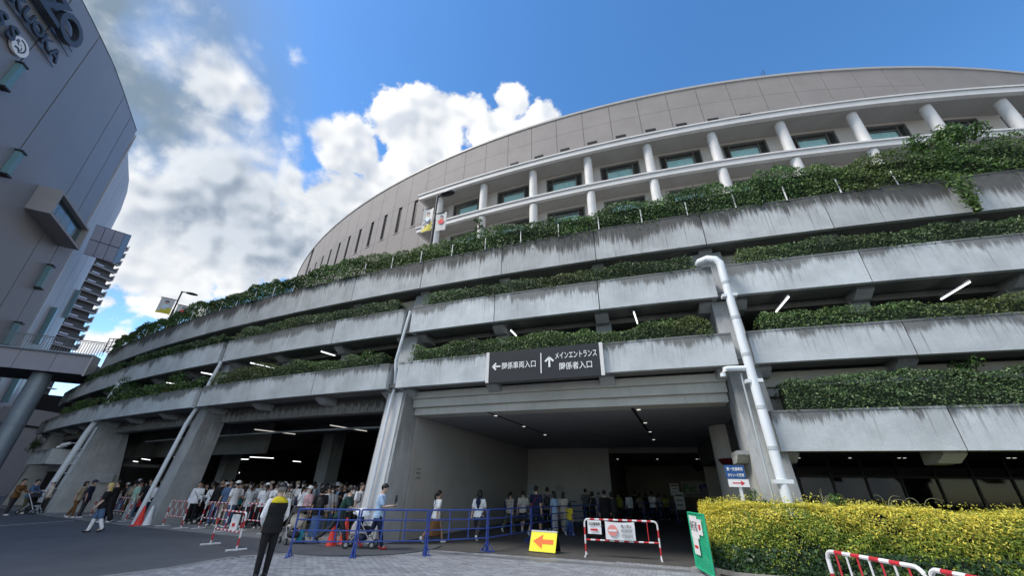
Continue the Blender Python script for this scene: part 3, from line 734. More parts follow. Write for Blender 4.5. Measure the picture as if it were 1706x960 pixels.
b = MB(); b.pbox(121.7, RD - .004, 196, 220.7, 30.0, ZT - .25, 20); b.build('wall_panel', 'drum_panel', stad)
b = MB(); b.pbox(121.7, RD - .004, 268.6, 300, 30.0, ZT - .25, 20); b.build('wall_panel', 'drum_panel', stad)
b = MB(); b.pbox(121.2, RD + .12, 196, 300, ZT - .24, ZT + .06, 120); b.build('coping', 'coping_metal', stad)
for i in range(11):
    s = 246.1 + 1.635 * i
    b = MB(); b.pbox(RD - .02, RD + .03, s - .28, s + .28, 40.25, 40.62, 1); b.build('vent', 'dark_void', stad)
# roof cap (seen from nowhere near, it shades the yard)
vs = []; fs = []; NR, NA = 8, 48
for i in range(NR + 1):
    r = 121.5 * (1 - i / NR); z = 46.4 + math.sqrt(215 ** 2 - r * r) - math.sqrt(215 ** 2 - 121.5 ** 2)
    for k_ in range(NA): vs.append(pol(max(r, .01), 360 * k_ / NA, z))
for i in range(NR):
    for k_ in range(NA): fs.append((i * NA + k_, i * NA + (k_ + 1) % NA, (i + 1) * NA + (k_ + 1) % NA, (i + 1) * NA + k_))
b = MB(); b.add(vs, fs); b.build('dome_roof', 'coping_metal', stad, smooth=True)
b = MB(); b.pbox(121.0, 121.7, 300.02, 555.98, 0, ZT - .1, 120); b.build('rear_wall', 'drum_joint', stad)
pa_ = Vector(pol(121.4, 261.15, ZT))
am = empty('antenna', tuple(pa_), 'thin lightning rod on the stadium rim', 'antenna')
b = MB(); b.tube([pa_, pa_ + Vector((0, 0, 2.1))], .04, 6); b.build('rod', 'metal_black', am)
b = MB(); b.tube([pa_ + Vector((0, 0, .6)), pa_ + Vector((-.35, 0, .9)), pa_ + Vector((-.35, 0, 1.5))], .035, 6); b.build('bracket', 'metal_black', am)

# ------------------------------------------------------------------ hotel wing on the drum
HO = pol(132, 252, 11)
hot = empty('hotel_wing', HO, 'white balcony wing with round columns and curtained windows on the stadium wall', 'building')
h0, h1 = 243.3, 275.0
for zt, zb, r in ((29.05, 28.42, 132.1), (25.05, 24.45, 131.7), (21.3, 20.8, 131.7)):
    b = MB(); b.pbox(122.05, r, h0, h1, zb, zt - .14, 60, 0); b.build('floor_slab', 'white_paint', hot)
    b = MB(); b.pbox(r - .3, r + .1, h0 - .05, h1, zt - .138, zt, 60, 0); b.build('slab_edge', 'white_paint', hot)
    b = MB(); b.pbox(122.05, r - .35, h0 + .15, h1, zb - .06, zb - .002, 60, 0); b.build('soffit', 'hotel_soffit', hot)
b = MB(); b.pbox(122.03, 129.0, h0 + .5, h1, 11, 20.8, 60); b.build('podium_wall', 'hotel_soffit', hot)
cols = [244.24 + 2.246 * i for i in range(13)]
for c in cols:
    for zb, zt in ((25.05, 28.36), (21.3, 24.39)):
        x, y, _ = pol(131.25, c, 0)
        b = MB(); b.lathe((x, y, zb), [(.37, 0), (.37, zt - zb)], 20); b.build('round_column', 'white_paint', hot, smooth=True)
RW = 130.1
hp = math.degrees(1 / RW)
wins = [(c + .42, c + 1.93) for c in cols]
for zb, zt, wz0, wz1 in ((25.05, 28.36, 26.35, 28.12), (21.3, 24.39, 22.3, 24.1)):
    prev = h0 + .35
    for (a, c) in wins + [(h1, h1)]:
        if a > prev + .01:
            b = MB(); b.pbox(RW - .4, RW, prev, min(a, h1), zb, zt, 4); b.build('wall', 'hotel_wall', hot)
        if a >= h1: break
        b = MB(); b.pbox(RW - .4, RW - .002, a, c, zb, wz0, 4); b.build('wall', 'hotel_wall', hot)
        b = MB(); b.pbox(RW - .4, RW - .002, a, c, wz1, zt, 4); b.build('wall', 'hotel_wall', hot)
        fr = MB(); d_ = .07 * hp
        fr.pbox(RW - .34, RW + .03, a, a + 1.6 * d_, wz0, wz1, 1).pbox(RW - .34, RW + .03, c - 1.6 * d_, c, wz0, wz1, 1)
        fr.pbox(RW - .34, RW + .028, a + 1.6 * d_, c - 1.6 * d_, wz0, wz0 + .08, 2).pbox(RW - .34, RW + .028, a + 1.6 * d_, c - 1.6 * d_, wz1 - .14, wz1, 2)
        for q in (.17, .83):
            fr.pbox(RW - .25, RW - .1, a + (c - a) * q - .6 * d_, a + (c - a) * q + .6 * d_, wz0 + .08, wz1 - .14, 1)
        fr.pbox(RW - .25, RW - .1, a + (c - a) * .17 + .6 * d_, a + (c - a) * .83 - .6 * d_, wz1 - .52, wz1 - .46, 1)
        wn = fr.build('window', 'window_frame', hot)
        for q0, q1 in ((0, .17), (.17, .83), (.83, 1)):
            pn = MB(); pn.pbox(RW - .19, RW - .17, a + (c - a) * q0, a + (c - a) * q1, wz0 + .08, wz1 - .14, 1); pn.build('pane', 'window_glass', wn, loc=HO)
        cu = MB(); N = 60; vs = []
        for i in range(N + 1):
            tt = a + (c - a) * (.18 + .64 * i / N); rr = RW - .27 + .03 * math.sin(i * 1.25) + .02 * math.sin(i * 3.1 + a)
            vs += [pol(rr, tt, wz0 - .1), pol(rr, tt, wz1 - .3)]
        cu.add(vs, [(2 * i, 2 * i + 2, 2 * i + 3, 2 * i + 1) for i in range(N)]); cu.build('curtain', 'curtain', wn, loc=HO, smooth=True)
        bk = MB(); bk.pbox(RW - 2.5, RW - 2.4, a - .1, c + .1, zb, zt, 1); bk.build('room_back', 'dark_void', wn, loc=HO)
        prev = c
# ------------------------------------------------------------------ dark entertainment block on the left
RP = [(-36.5, -6), (-37.3, 4), (-38.5, 11), (-40, 16.5), (-41.25, 20.11), (-42.63, 23.41), (-43.95, 26.4), (-46, 30.1), (-49.03, 35.33)]
RPa = np.array(RP, float)
def fac(Y, z, out=0.0, lean=.063):
    X = float(np.interp(Y, RPa[:, 1], RPa[:, 0])); e = .3
    dx = float(np.interp(Y + e, RPa[:, 1], RPa[:, 0]) - np.interp(Y - e, RPa[:, 1], RPa[:, 0]))
    n_ = Vector((2 * e, -dx, 0)).normalized()
    return Vector((X, Y, z)) + n_ * (lean * (42 - z) + out)
def facn(Y):
    a, b_ = fac(Y - .3, 30), fac(Y + .3, 30); d_ = (b_ - a); d_.z = 0; d_.normalize()
    return d_, Vector((d_.y, -d_.x, 0))            # along the wall (away), outwards
EO = (-40, 18, 0)
ezo = empty('entertainment_block', EO, 'dark blue grey leaning panelled building with big letters at the left', 'building')
seams = [-5.5, 4, 9.5, 14.5, 19.45, 23.4, 30.15, 32.95, 35.30]
for a, c in zip(seams[:-1], seams[1:]):
    for z0, z1 in ((6.5, 42.0),):
        n = 5; vs = []
        for i in range(n + 1):
            Y = a + .05 + (c - a - .10) * i / n
            vs += [fac(Y, z0, -.5), fac(Y, z0), fac(Y, z1), fac(Y, z1, -.5)]
        fs = []
        for i in range(n):
            q = 4 * i
            for k in range(4): fs.append((q + k, q + (k + 1) % 4, q + 4 + (k + 1) % 4, q + 4 + k))
        fs += [(0, 3, 2, 1), tuple(4 * n + k for k in range(4))]
        b = MB(); b.add(vs, fs); b.build('facade_panel', 'ezo_panel', ezo)
# carcass behind the panels with roof
b = MB(); n = 20; top = []; bot = []
for i in range(n + 1):
    Y = -5.5 + 40.6 * i / n; top.append(fac(Y, 41.9, -.4)); bot.append(fac(Y, 0.0, -.4))
vs = bot + top + [Vector((-90, 36, 0)), Vector((-90, -6, 0)), Vector((-90, 36, 41.9)), Vector((-90, -6, 41.9))]
N = n + 1
fs = [(i, i + 1, N + i + 1, N + i) for i in range(n)] + [(n, 2 * N, 2 * N + 2, 2 * N - 1), (2 * N, 2 * N + 1, 2 * N + 3, 2 * N + 2), (2 * N + 1, 0, N, 2 * N + 3), tuple(range(N, 2 * N)) + (2 * N + 2, 2 * N + 3)]
b.add(vs, fs); b.build('carcass', 'dark_void', ezo)
b = MB(); b.tube([fac(Y, 42.0, -.02) for Y in np.linspace(-5.5, 35.2, 40)], .06, 6); b.build('roof_trim', 'metal_black', ezo)
# glass light boxes set over the seams
for Y, z0, z1 in ((19.45, 28.7, 31.5), (23.3, 23.5, 26.0), (32.9, 18.2, 20.7), (32.9, 12.4, 14.6), (14.5, 25, 27.5)):
    d_, n_ = facn(Y); lo_, hi_ = fac(Y, z0), fac(Y, z1)
    axd = d_ * .22; up = (hi_ - lo_) / 2
    b = MB(); b.obox((lo_ + hi_) / 2 + n_ * .22, axd, n_ * .2, up); fb = b.build('glass_box', 'teal_panel', ezo)
    b = MB()
    for q in (lo_, hi_): b.obox(q + n_ * .25, d_ * .3, n_ * .27, up.normalized() * .07)
    b.obox((lo_ + hi_) / 2 + n_ * .03, d_ * .2, n_ * .02, up * .98, 1)
    b.build('bracket', ['metal_black', 'white_paint'], fb, loc=EO)
# lettering
def letter(ch, Y, z, size, mat, thick=.22, out=.3, sx=1.0, bold=0.0):
    d_, n_ = facn(Y); p_ = fac(Y, z, out)
    up = (fac(Y, z + 1) - fac(Y, z)).normalized()
    t_ = text(ch, size, mat, p_, d_, up, ezo, ext=thick / 2, bold=bold)
    t_.scale = (sx, 1, 1); return t_
for ch, Y in (('E', 15.6), ('Z', 18.1), ('O', 20.1)): letter(ch, Y, 37.6, 3.7, 'ezo_letter', .5, .55, bold=.07)
for i, ch in enumerate('FUKUOKA'): letter(ch, 14.45 + 1.03 * i, 34.9, 1.55, 'ezo_letter', .2, .35, bold=.03)
for i, ch in enumerate('BOSS'): letter(ch, 14.3 + 1.07 * i, 32.5, 1.7, 'ezo_letter', .2, .35, bold=.04)
for z in (36.45, 37.15, 37.9):
    b = MB(); b.tube([fac(Y, z, .18) for Y in np.linspace(14.5, 21.9, 8)], .035, 6); b.build('letter_rail', 'metal_black', ezo)
b = MB(); b.tube([fac(Y, 34.2, .14) for Y in np.linspace(14, 21.4, 8)], .035, 6); b.build('letter_rail', 'metal_black', ezo)
d_, n_ = facn(18.55); up = (fac(18.55, 33) - fac(18.55, 32)).normalized(); pc = fac(18.55, 32.45, .3)
b = MB(); ring = [pc + d_ * (.78 * math.cos(a)) + up * (.78 * math.sin(a)) for a in [2 * math.pi * i / 28 for i in range(28)]]
b.slab(ring, n_, .2); disc = b.build('emblem_disc', 'sign_white', ezo)
b = MB()   # emblem: hat arc, face outline, pipe and collar as dark strokes
def stroke(pts, wdt):
    P = [pc + n_ * .012 + d_ * x + up * y for x, y in pts]
    for p_, q_ in zip(P[:-1], P[1:]):
        t_ = (q_ - p_); c_ = (p_ + q_) / 2; s_ = n_.cross(t_.normalized()) * wdt; b.obox(c_, t_ * .55, s_, n_ * .008)
stroke([(-.1 + .52 * math.cos(a), .02 + .5 * math.sin(a)) for a in np.linspace(-.9, 1.9, 12)], .06)
stroke([(-.5, .05), (-.45, .3), (-.3, .25), (-.38, .08), (-.2, -.05)], .045)
stroke([(-.35, -.4), (-.1, -.28), (.15, -.5)], .08); stroke([(-.1, .1), (.0, .12)], .03); stroke([(.08, .02), (.18, -.2), (.05, -.28)], .03)
b.build('emblem_figure', 'ezo_letter', disc, loc=EO)
# projecting window box
paint('ezo_box', (0.30, 0.29, 0.30), 0.5, 0.05, 0.5)
Y0, Y1, z0, z1, out_ = 26.6, 32.7, 22.85, 25.4, 1.65
bx = MB()
def q8(ya, yb, za, zb, oa, ob, mt=0):
    P = [fac(ya, za, oa), fac(yb, za, oa), fac(yb, za, ob), fac(ya, za, ob), fac(ya, zb, oa), fac(yb, zb, oa), fac(yb, zb, ob), fac(ya, zb, ob)]
    bx.hexa(P, mt)
q8(Y0, Y0 + .22, z0, z1, 0, out_); q8(Y1 - .22, Y1, z0, z1, 0, out_)
q8(Y0 + .22, Y1 - .22, z1 - .22, z1, 0, out_); q8(Y0 + .22, Y1 - .22, z0, z0 + .22, 0, out_)
win = bx.build('window_box', 'ezo_box', ezo)
for i in range(5):
    ya = Y0 + .25 + (Y1 - Y0 - .5) * i / 5; yb = Y0 + .25 + (Y1 - Y0 - .5) * (i + 1) / 5
    bx = MB(); q8(ya + .03, yb - .03, z0 + .24, z1 - .24, 1.15, 1.2); bx.build('pane', 'teal_glass', win, loc=EO)
bx = MB(); q8(Y0 + .22, Y1 - .22, z0 + .22, z1 - .22, .02, .06); bx.build('back_panel', 'lavender_panel', win, loc=EO)
# second, paler curved wing
P2 = [(-49.6, 36.0), (-53.54, 39.17), (-58.05, 44.55), (-60.7, 47.27), (-65.7, 51.8), (-71.6, 56.7), (-80, 62)]
wing = empty('pale_wing', (-56, 42, 0), 'paler grey curved wing behind the dark leaning building', 'building')
segs = []
for (a, c) in zip(P2[:-1], P2[1:]):
    a, c = Vector((*a, 0)), Vector((*c, 0)); k_ = max(1, int((c - a).length / 3.2))
    for i in range(k_): segs.append((a + (c - a) * (i / k_), a + (c - a) * ((i + 1) / k_)))
for a, c in segs:
    d_ = (c - a).normalized(); n_ = Vector((d_.y, -d_.x, 0)); e_ = d_ * .04
    q = [a + e_ + n_ * (.05 * 35) + Vector((0, 0, 7)), c - e_ + n_ * (.05 * 35) + Vector((0, 0, 7)), c - e_ + Vector((0, 0, 42)), a + e_ + Vector((0, 0, 42))]
    b = MB(); b.slab(q, n_, .4); b.build('facade_panel', 'ezo_light_panel', wing)
b = MB(); poly2 = [(x, y) for x, y in P2] + [(-95, 62), (-95, 36.5), (-51, 36.5)]
b.prism(poly2, 0, 41.8); b.build('carcass', 'dark_void', wing)
for s_, z0, z1 in ((2, 15.5, 20.0), (2, 9.0, 14.0), (4, 21, 25)):
    a, c = segs[s_]; d_ = (c - a).normalized(); n_ = Vector((d_.y, -d_.x, 0))
    lo_, hi_ = [a + n_ * (.05 * (42 - z)) + Vector((0, 0, z)) for z in (z0, z1)]
    b = MB(); b.obox((lo_ + hi_) / 2 + n_ * .25, d_ * .25, n_ * .22, (hi_ - lo_) / 2); b.build('glass_box', 'teal_panel', wing)
# cantilevered box clad in lavender panels
cb = empty('cantilever_box', (-48, 38, 19), 'lavender panelled box cantilevered from the pale wing', 'annex')
c0, c1, c2, c3 = [atd(u, v, dd) for (u, v, dd) in ((160, 374, 45.0), (209, 389, 46.5), (187, 438, 46.0), (138, 423, 44.5))]
nb = (c1 - c0).cross(c3 - c0); nb.normalize()
if nb.dot(EYE - c0) < 0: nb = -nb
back = -nb * 4.0
for i in range(3):
    for k_ in range(2):
        def P_(s, t): return (c0 * (1 - s) + c1 * s) * (1 - t) + (c3 * (1 - s) + c2 * s) * t
        s0, s1, t0, t1 = i / 3 + .01, (i + 1) / 3 - .01, k_ / 2 + .012, (k_ + 1) / 2 - .012
        b = MB(); b.slab([P_(s0, t0), P_(s0, t1), P_(s1, t1), P_(s1, t0)], nb, .12); b.build('cladding_panel', 'lavender_panel', cb)
b = MB(); f4 = [c0 - nb * .13, c1 - nb * .13, c2 - nb * .13, c3 - nb * .13]
b.hexa(f4 + [q + back for q in f4]); b.build('carcass', 'tower_dark', cb)
# entrance drum and dark recess under the block
lo = empty('rounded_canopy', (-52, 40, 0), 'silvery rounded canopy wall under the footbridge', 'canopy')
p_ = atd(20, 672, 46); b = MB(); b.lathe((p_.x, p_.y, 0), [(4.2, 0), (4.2, 4.0), (4.6, 7.0), (5.2, 8.8)], 32); b.build('wall', 'ezo_light_panel', lo, smooth=True)
b = MB(); b.lathe((p_.x, p_.y, 6.95), [(4.75, 0), (4.8, .18)], 32); b.build('band', 'metal_black', lo, smooth=True)
# shop stall with red shelves beyond the footbridge
p_ = atd(78, 668, 52); st = empty('shop_stall', (p_.x, p_.y, 0), 'dim stall with red shelves beyond the footbridge', 'stall')
d_ = Vector((.8, .6, 0)); n_ = Vector((.6, -.8, 0))
for i in range(4):
    b = MB(); b.obox((p_.x, p_.y, 4.4 + i * .75), d_ * 2.4, n_ * .3, (0, 0, .16)); b.build('shelf', 'lamp_red' if i % 2 == 0 else 'window_frame', st)
b = MB(); b.obox(p_ - n_ * .8 + Vector((0, 0, 6 - p_.z)), d_ * 3, n_ * .2, (0, 0, 6)); b.build('back_panel', 'dark_void', st)
b = MB(); b.obox((p_.x, p_.y, 2.1), d_ * 3, n_ * .4, (0, 0, 1.9)); b.build('counter', 'window_frame', st)

p_ = atd(95, 660, 66); pb_ = empty('backdrop_block', (p_.x, p_.y, 0), 'low dark backdrop block added beyond the footbridge', 'building')  # dark block put in to cover the bright sky gap below the bridge
dd_ = Vector((.77, .64, 0)); nn_ = Vector((.64, -.77, 0))
b = MB(); b.obox((p_.x, p_.y, 6.6), dd_ * 22, nn_ * 3, (0, 0, 6.6)); b.build('wall', 'window_frame', pb_)
for i in range(9):
    b = MB(); b.obox(Vector((p_.x, p_.y, 5 + (i % 3) * 2.6)) + dd_ * (-14 + (i // 3) * 7) + nn_ * 3.02, dd_ * 2.6, nn_ * .03, (0, 0, .7)); b.build('window', 'slit_glass', pb_)
# ------------------------------------------------------------------ apartment tower
Rt = Vector((-139.5, 120, 0)); ang = math.radians(252); dL = Vector((math.cos(ang), math.sin(ang), 0)); nO = Vector((-dL.y, dL.x, 0))
if nO.dot(-Rt) < 0: nO = -nO
tow = empty('apartment_tower', (Rt.x, Rt.y, 0), 'dark apartment tower with stacked white balcony edges far behind', 'building')
SH = .055
def tw(s, o, z): return Rt + dL * s + nO * o + Vector((-SH * (z - 37), 0, z))
FLH = 3.15
b = MB(); b.hexa([tw(0, -14, 0), tw(22, -14, 0), tw(22, -1.6, 0), tw(0, -1.6, 0), tw(0, -14, 79), tw(22, -14, 79), tw(22, -1.6, 79), tw(0, -1.6, 79)]); b.build('wall', 'tower_dark', tow)
for i in range(25):
    z = 1.2 + i * FLH
    b = MB(); b.hexa([tw(-.7, -1.6, z), tw(22, -1.6, z), tw(22, .1, z), tw(-.7, .1, z), tw(-.7, -1.6, z + .2), tw(22, -1.6, z + .2), tw(22, .1, z + .2), tw(-.7, .1, z + .2)]); b.build('balcony_slab', 'tower_white', tow)
    if i >= 10:
        b = MB(); b.hexa([tw(-.5, -.15, z + .28), tw(22, -.15, z + .28), tw(22, .02, z + .28), tw(-.5, .02, z + .28), tw(-.5, -.15, z + 1.35), tw(22, -.15, z + 1.35), tw(22, .02, z + 1.35), tw(-.5, .02, z + 1.35)]); b.build('balcony_screen', 'tower_dark', tow)
        for s in (3.2, 9.5, 15.8):
            b = MB(); b.hexa([tw(s, .025, z + .62), tw(s + 2.2, .025, z + .62), tw(s + 2.2, .06, z + .62), tw(s, .06, z + .62), tw(s, .025, z + .95), tw(s + 2.2, .025, z + .95), tw(s + 2.2, .06, z + .95), tw(s, .06, z + .95)]); b.build('balcony_window', 'lavender_panel', tow)
        b = MB(); b.hexa([tw(-.8, -1.7, z + .2), tw(-.6, -1.7, z + .2), tw(-.6, .12, z + .2), tw(-.8, .12, z + .2), tw(-.8, -1.7, z + 2.2), tw(-.6, -1.7, z + 2.2), tw(-.6, .12, z + 2.2), tw(-.8, .12, z + 2.2)]); b.build('balcony_return', 'tower_white', tow)

# ------------------------------------------------------------------ footbridge on a steel pillar
A = Vector((-32.4, 29.3, 0)); Bq = Vector((-37.1, 27.2, 0)); dB = (Bq - A).normalized(); nB = Vector((-dB.y, dB.x, 0))
if nB.dot(-A) < 0: nB = -nB
bz0, bz1 = 8.78, 10.18; LB = 26
brg = empty('footbridge', (A.x, A.y, 0), 'grey panelled footbridge with a picket railing leading to the garage terrace', 'footbridge')
i = 0; s = 0
while s < LB:
    e_ = min(s + 2.0, LB); a = A + dB * (s + .015); c = A + dB * (e_ - .015)
    z_ = lambda q, z: q + Vector((0, 0, z))
    b = MB(); b.slab([z_(a, bz0), z_(a, bz1), z_(c, bz1), z_(c, bz0)], nB, .08); b.build('fascia_panel', 'bridge_panel', brg)
    s = e_
b = MB(); b.obox(A + dB * LB / 2 - nB * 2.4 + Vector((0, 0, 9.55)), dB * LB / 2, nB * 2.3, (0, 0, .25)); b.build('deck', 'bridge_steel', brg)
b = MB(); b.obox(A + dB * LB / 2 - nB * 2.4 + Vector((0, 0, 8.92)), dB * LB / 2, nB * 2.3, (0, 0, .1)); b.build('soffit', 'garage_dark', brg)
b = MB(); b.obox(A + dB * LB / 2 + nB * .04 + Vector((0, 0, bz1 + .06)), dB * LB / 2, nB * .14, (0, 0, .055)); b.build('coping', 'bridge_steel', brg)
b = MB(); b.slab([A - dB * .05 + Vector((0, 0, bz0 - .1)), A - dB * .05 - nB * 1.2 + Vector((0, 0, bz0 + .4)), A - dB * .05 - nB * 1.2 + Vector((0, 0, bz1 + .15)), A - dB * .05 + Vector((0, 0, bz1 + .15))], -dB, .1); b.build('end_panel', 'white_paint', brg)
rt = bz1 + 1.15
b = MB(); b.tube([A + nB * .02 - dB * .6 + Vector((0, 0, rt)), A + nB * .02 + dB * LB + Vector((0, 0, rt))], .04, 6); b.build('top_rail', 'rail_steel', brg)
b = MB(); b.tube([A + nB * .02 - dB * .6 + Vector((0, 0, rt - .12)), A + nB * .02 + dB * LB + Vector((0, 0, rt - .12))], .02, 6); b.build('under_rail', 'rail_steel', brg)
pm_ = None
for k_ in range(int(LB / .16)):
    p_ = A + nB * .02 + dB * (k_ * .16 - .5) - Vector(brg['_org'])
    if pm_ is None:
        b = MB(); b.box(-.014, .014, -.014, .014, bz1 + .1, rt - .12); pm_ = b.build('picket', 'rail_steel', brg, loc=(0, 0, 0)); o_ = pm_
    else:
        o_ = bpy.data.objects.new('picket', pm_.data); COL.objects.link(o_); o_.parent = brg
    o_.location = (p_.x, p_.y, 0)
p_ = Vector((-35.4, 29.3, 0)); pl = empty('bridge_pillar', tuple(p_), 'thick round blue grey steel pillar carrying the footbridge', 'pillar')
b = MB(); b.lathe(p_, [(.58, 0), (.58, 8.8)], 24); b.build('shaft', 'bridge_steel', pl, smooth=True)
b = MB(); b.lathe(p_ + Vector((0, 0, 5.1)), [(.62, 0), (.62, .14)], 24); b.build('collar', 'bridge_steel', pl, smooth=True)
# spiral-looking gate frame where bridge meets terrace
gf = Vector(pol(144.9, TH(-7.35), 0)); gt = empty('terrace_gate', (gf.x, gf.y, 10.9), 'rusty lattice gate where the footbridge meets the terrace', 'gate')
b = MB()
for k_ in range(4):
    b.tube([gf + Vector((-.1 + .25 * k_, .1 * k_, 10.9)), gf + Vector((-.1 + .25 * k_, .1 * k_, 12.1))], .035, 6)
for zz in (11.0, 11.4, 11.8, 12.1): b.tube([gf + Vector((-.15, 0, zz)), gf + Vector((.75, .3, zz + .05))], .03, 6)
b.tube([gf + Vector((-.1, 0, 11)), gf + Vector((.7, .3, 12.05))], .03, 6); b.build('lattice', 'window_frame', gt)
# low planter stub at the far left under the first parapet
sp = empty('corner_planter', pol(145.6, TH(-6.2), 0), 'low concrete planter box at the far left garage corner', 'planter')
b = MB(); b.pbox(144.4, 145.7, TH(-7.6), TH(-6.1), 2.55, 3.45, 6); b.build('trough', 'concrete', sp)
b = MB(); b.pbox(144.0, 144.39, TH(-8), TH(-5) - .6 * T, 2.2, 3.3, 8); b.build('deck_edge', 'concrete_col', sp)
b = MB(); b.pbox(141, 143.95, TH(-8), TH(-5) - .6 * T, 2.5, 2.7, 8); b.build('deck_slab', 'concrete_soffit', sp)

# ------------------------------------------------------------------ pipes
def pipe(name, pts, r, label, mat='pipe_white', clamps=(), group=None):
    e = empty(name, tuple(pts[-1]), label, 'pipe', group)
    b = MB(); b.tube(pts, r, 14); b.build('shaft', mat, e, smooth=True)
    for c_ in clamps:
        b = MB(); c_ = Vector(c_); t_ = Vector((math.cos(math.radians(TH(4) + 90)), math.sin(math.radians(TH(4) + 90)), 0)); n_ = Vector((t_.y, -t_.x, 0))
        b.obox(c_, t_ * (r * 1.75), n_ * (r * .9), (0, 0, .045)); b.build('clamp', mat, e)
    return e
t4 = TH(4)
big = [Vector(pol(144.6, t4 - .62 * T, 8.47)), Vector(pol(145.25, t4 - .5 * T, 8.5)), Vector(pol(145.42, t4 - .3 * T, 8.48)), Vector(pol(145.5, t4 - .1 * T, 8.38)), Vector(pol(145.53, t4, 8.2))] + \
      [Vector(pol(145.55 + .30 * (1 - z / 8.2), t4 + .0 * T, z)) for z in (7.9, 6, 4, 2, 0.0)]
dp = pipe('downpipe', big, .118, 'thick white downpipe running the full height beside the entrance', clamps=[pol(145.58, t4, 7.0), pol(145.68, t4, 4.35), pol(145.8, t4, 1.9)])
b = MB(); b.tube([Vector(pol(145.66, t4 - .05 * T, 4.72)), Vector(pol(145.66, t4 - .55 * T, 4.74)), Vector(pol(145.66, t4 - .64 * T, 4.72)), Vector(pol(145.66, t4 - .7 * T, 4.6)), Vector(pol(145.66, t4 - .7 * T, 4.52))], .075, 12); b.build('branch', 'pipe_white', dp, smooth=True)
for zz in (7.4, 6.2, 5.05, 3.6, 2.6):
    q = Vector(pol(145.55 + .30 * (1 - zz / 8.2), t4, zz)); q2 = Vector(pol(145.55 + .30 * (1 - (zz + .09) / 8.2), t4, zz + .09)); b = MB(); b.tube([q, q2], .127, 16); b.build('coupling', 'pipe_grey', dp, smooth=True)
b = MB(); b.tube([pol(145.6, t4 - .24 * T, z) for z in (4.6, 2.5, 0)], .025, 8); b.build('cable_conduit', 'pipe_grey', dp, smooth=True)
t1 = TH(1)
pipe('drainpipe', [Vector(pol(r_, t1 + of * T, z)) for r_, of, z in ((145.1, .05, 8.2), (145.2, -.02, 7.2), (145.35, -.08, 6.0), (145.2, -.05, 5.0), (145.3, -.05, 4.6), (145.72, -.05, 0.05))], .055, 'slim white drainpipe on the white painted column', clamps=[], group='drainpipes on the garage columns')
for zz in (4.1, 2.9, 1.6):
    pass
for j, r_, lab in ((-2, .085, 'pale drainpipe on the second column beside the traffic cones'), (-5, .16, 'fat pale drainpipe leaning on the far left column')):
    t_ = TH(j) - (.42 if j == -2 else .5) * T
    pipe('drainpipe', [Vector(pol(a, t_ + o_ * T, z)) for a, o_, z in ((145.0, .3, 7.3), (145.15, .25, 6.2), (145.2, .1, 5.0), (145.35, 0, 4.2), (145.85, 0, 0.02))], r_, lab, clamps=[], group='drainpipes on the garage columns')
cn = empty('conduit_ladder', pol(145.3, TH(-5), 0), 'bundle of cable conduits with rungs on the far left column', 'conduit')
for k_ in range(3):
    b = MB(); b.tube([pol(145.15 + .45 * (1 - z / 4.6), TH(-5) + (-.1 + .17 * k_) * T, z) for z in (4.6, 2.3, 0)], .04, 8); b.build('conduit', 'pipe_grey', cn, smooth=True)
for z in (1.2, 2.0, 2.5, 2.9, 3.3):
    b = MB(); b.tube([pol(145.2 + .45 * (1 - z / 4.6), TH(-5) - .4 * T, z), pol(145.2 + .45 * (1 - z / 4.6), TH(-5) + .3 * T, z)], .03, 6); b.build('rung', 'pipe_white', cn)
cm = empty('security_camera', pol(145.6, TH(-5) - .55 * T, 3.5), 'white security cameras bracketed to the fat drainpipe', 'camera')
for k_ in (0, 1):
    q = Vector(pol(145.75, TH(-5) - (.75 + .55 * k_) * T, 3.62 - .1 * k_)); b = MB(); b.tube([q, q + Vector((-.35, -.15, -.14))], .09, 10); b.build('lens_tube', 'white_paint', cm, smooth=True)
b = MB(); b.tube([pol(145.5, TH(-5) - .4 * T, 3.66), pol(145.72, TH(-5) - 1.35 * T, 3.62)], .03, 6); b.build('arm', 'white_paint', cm)

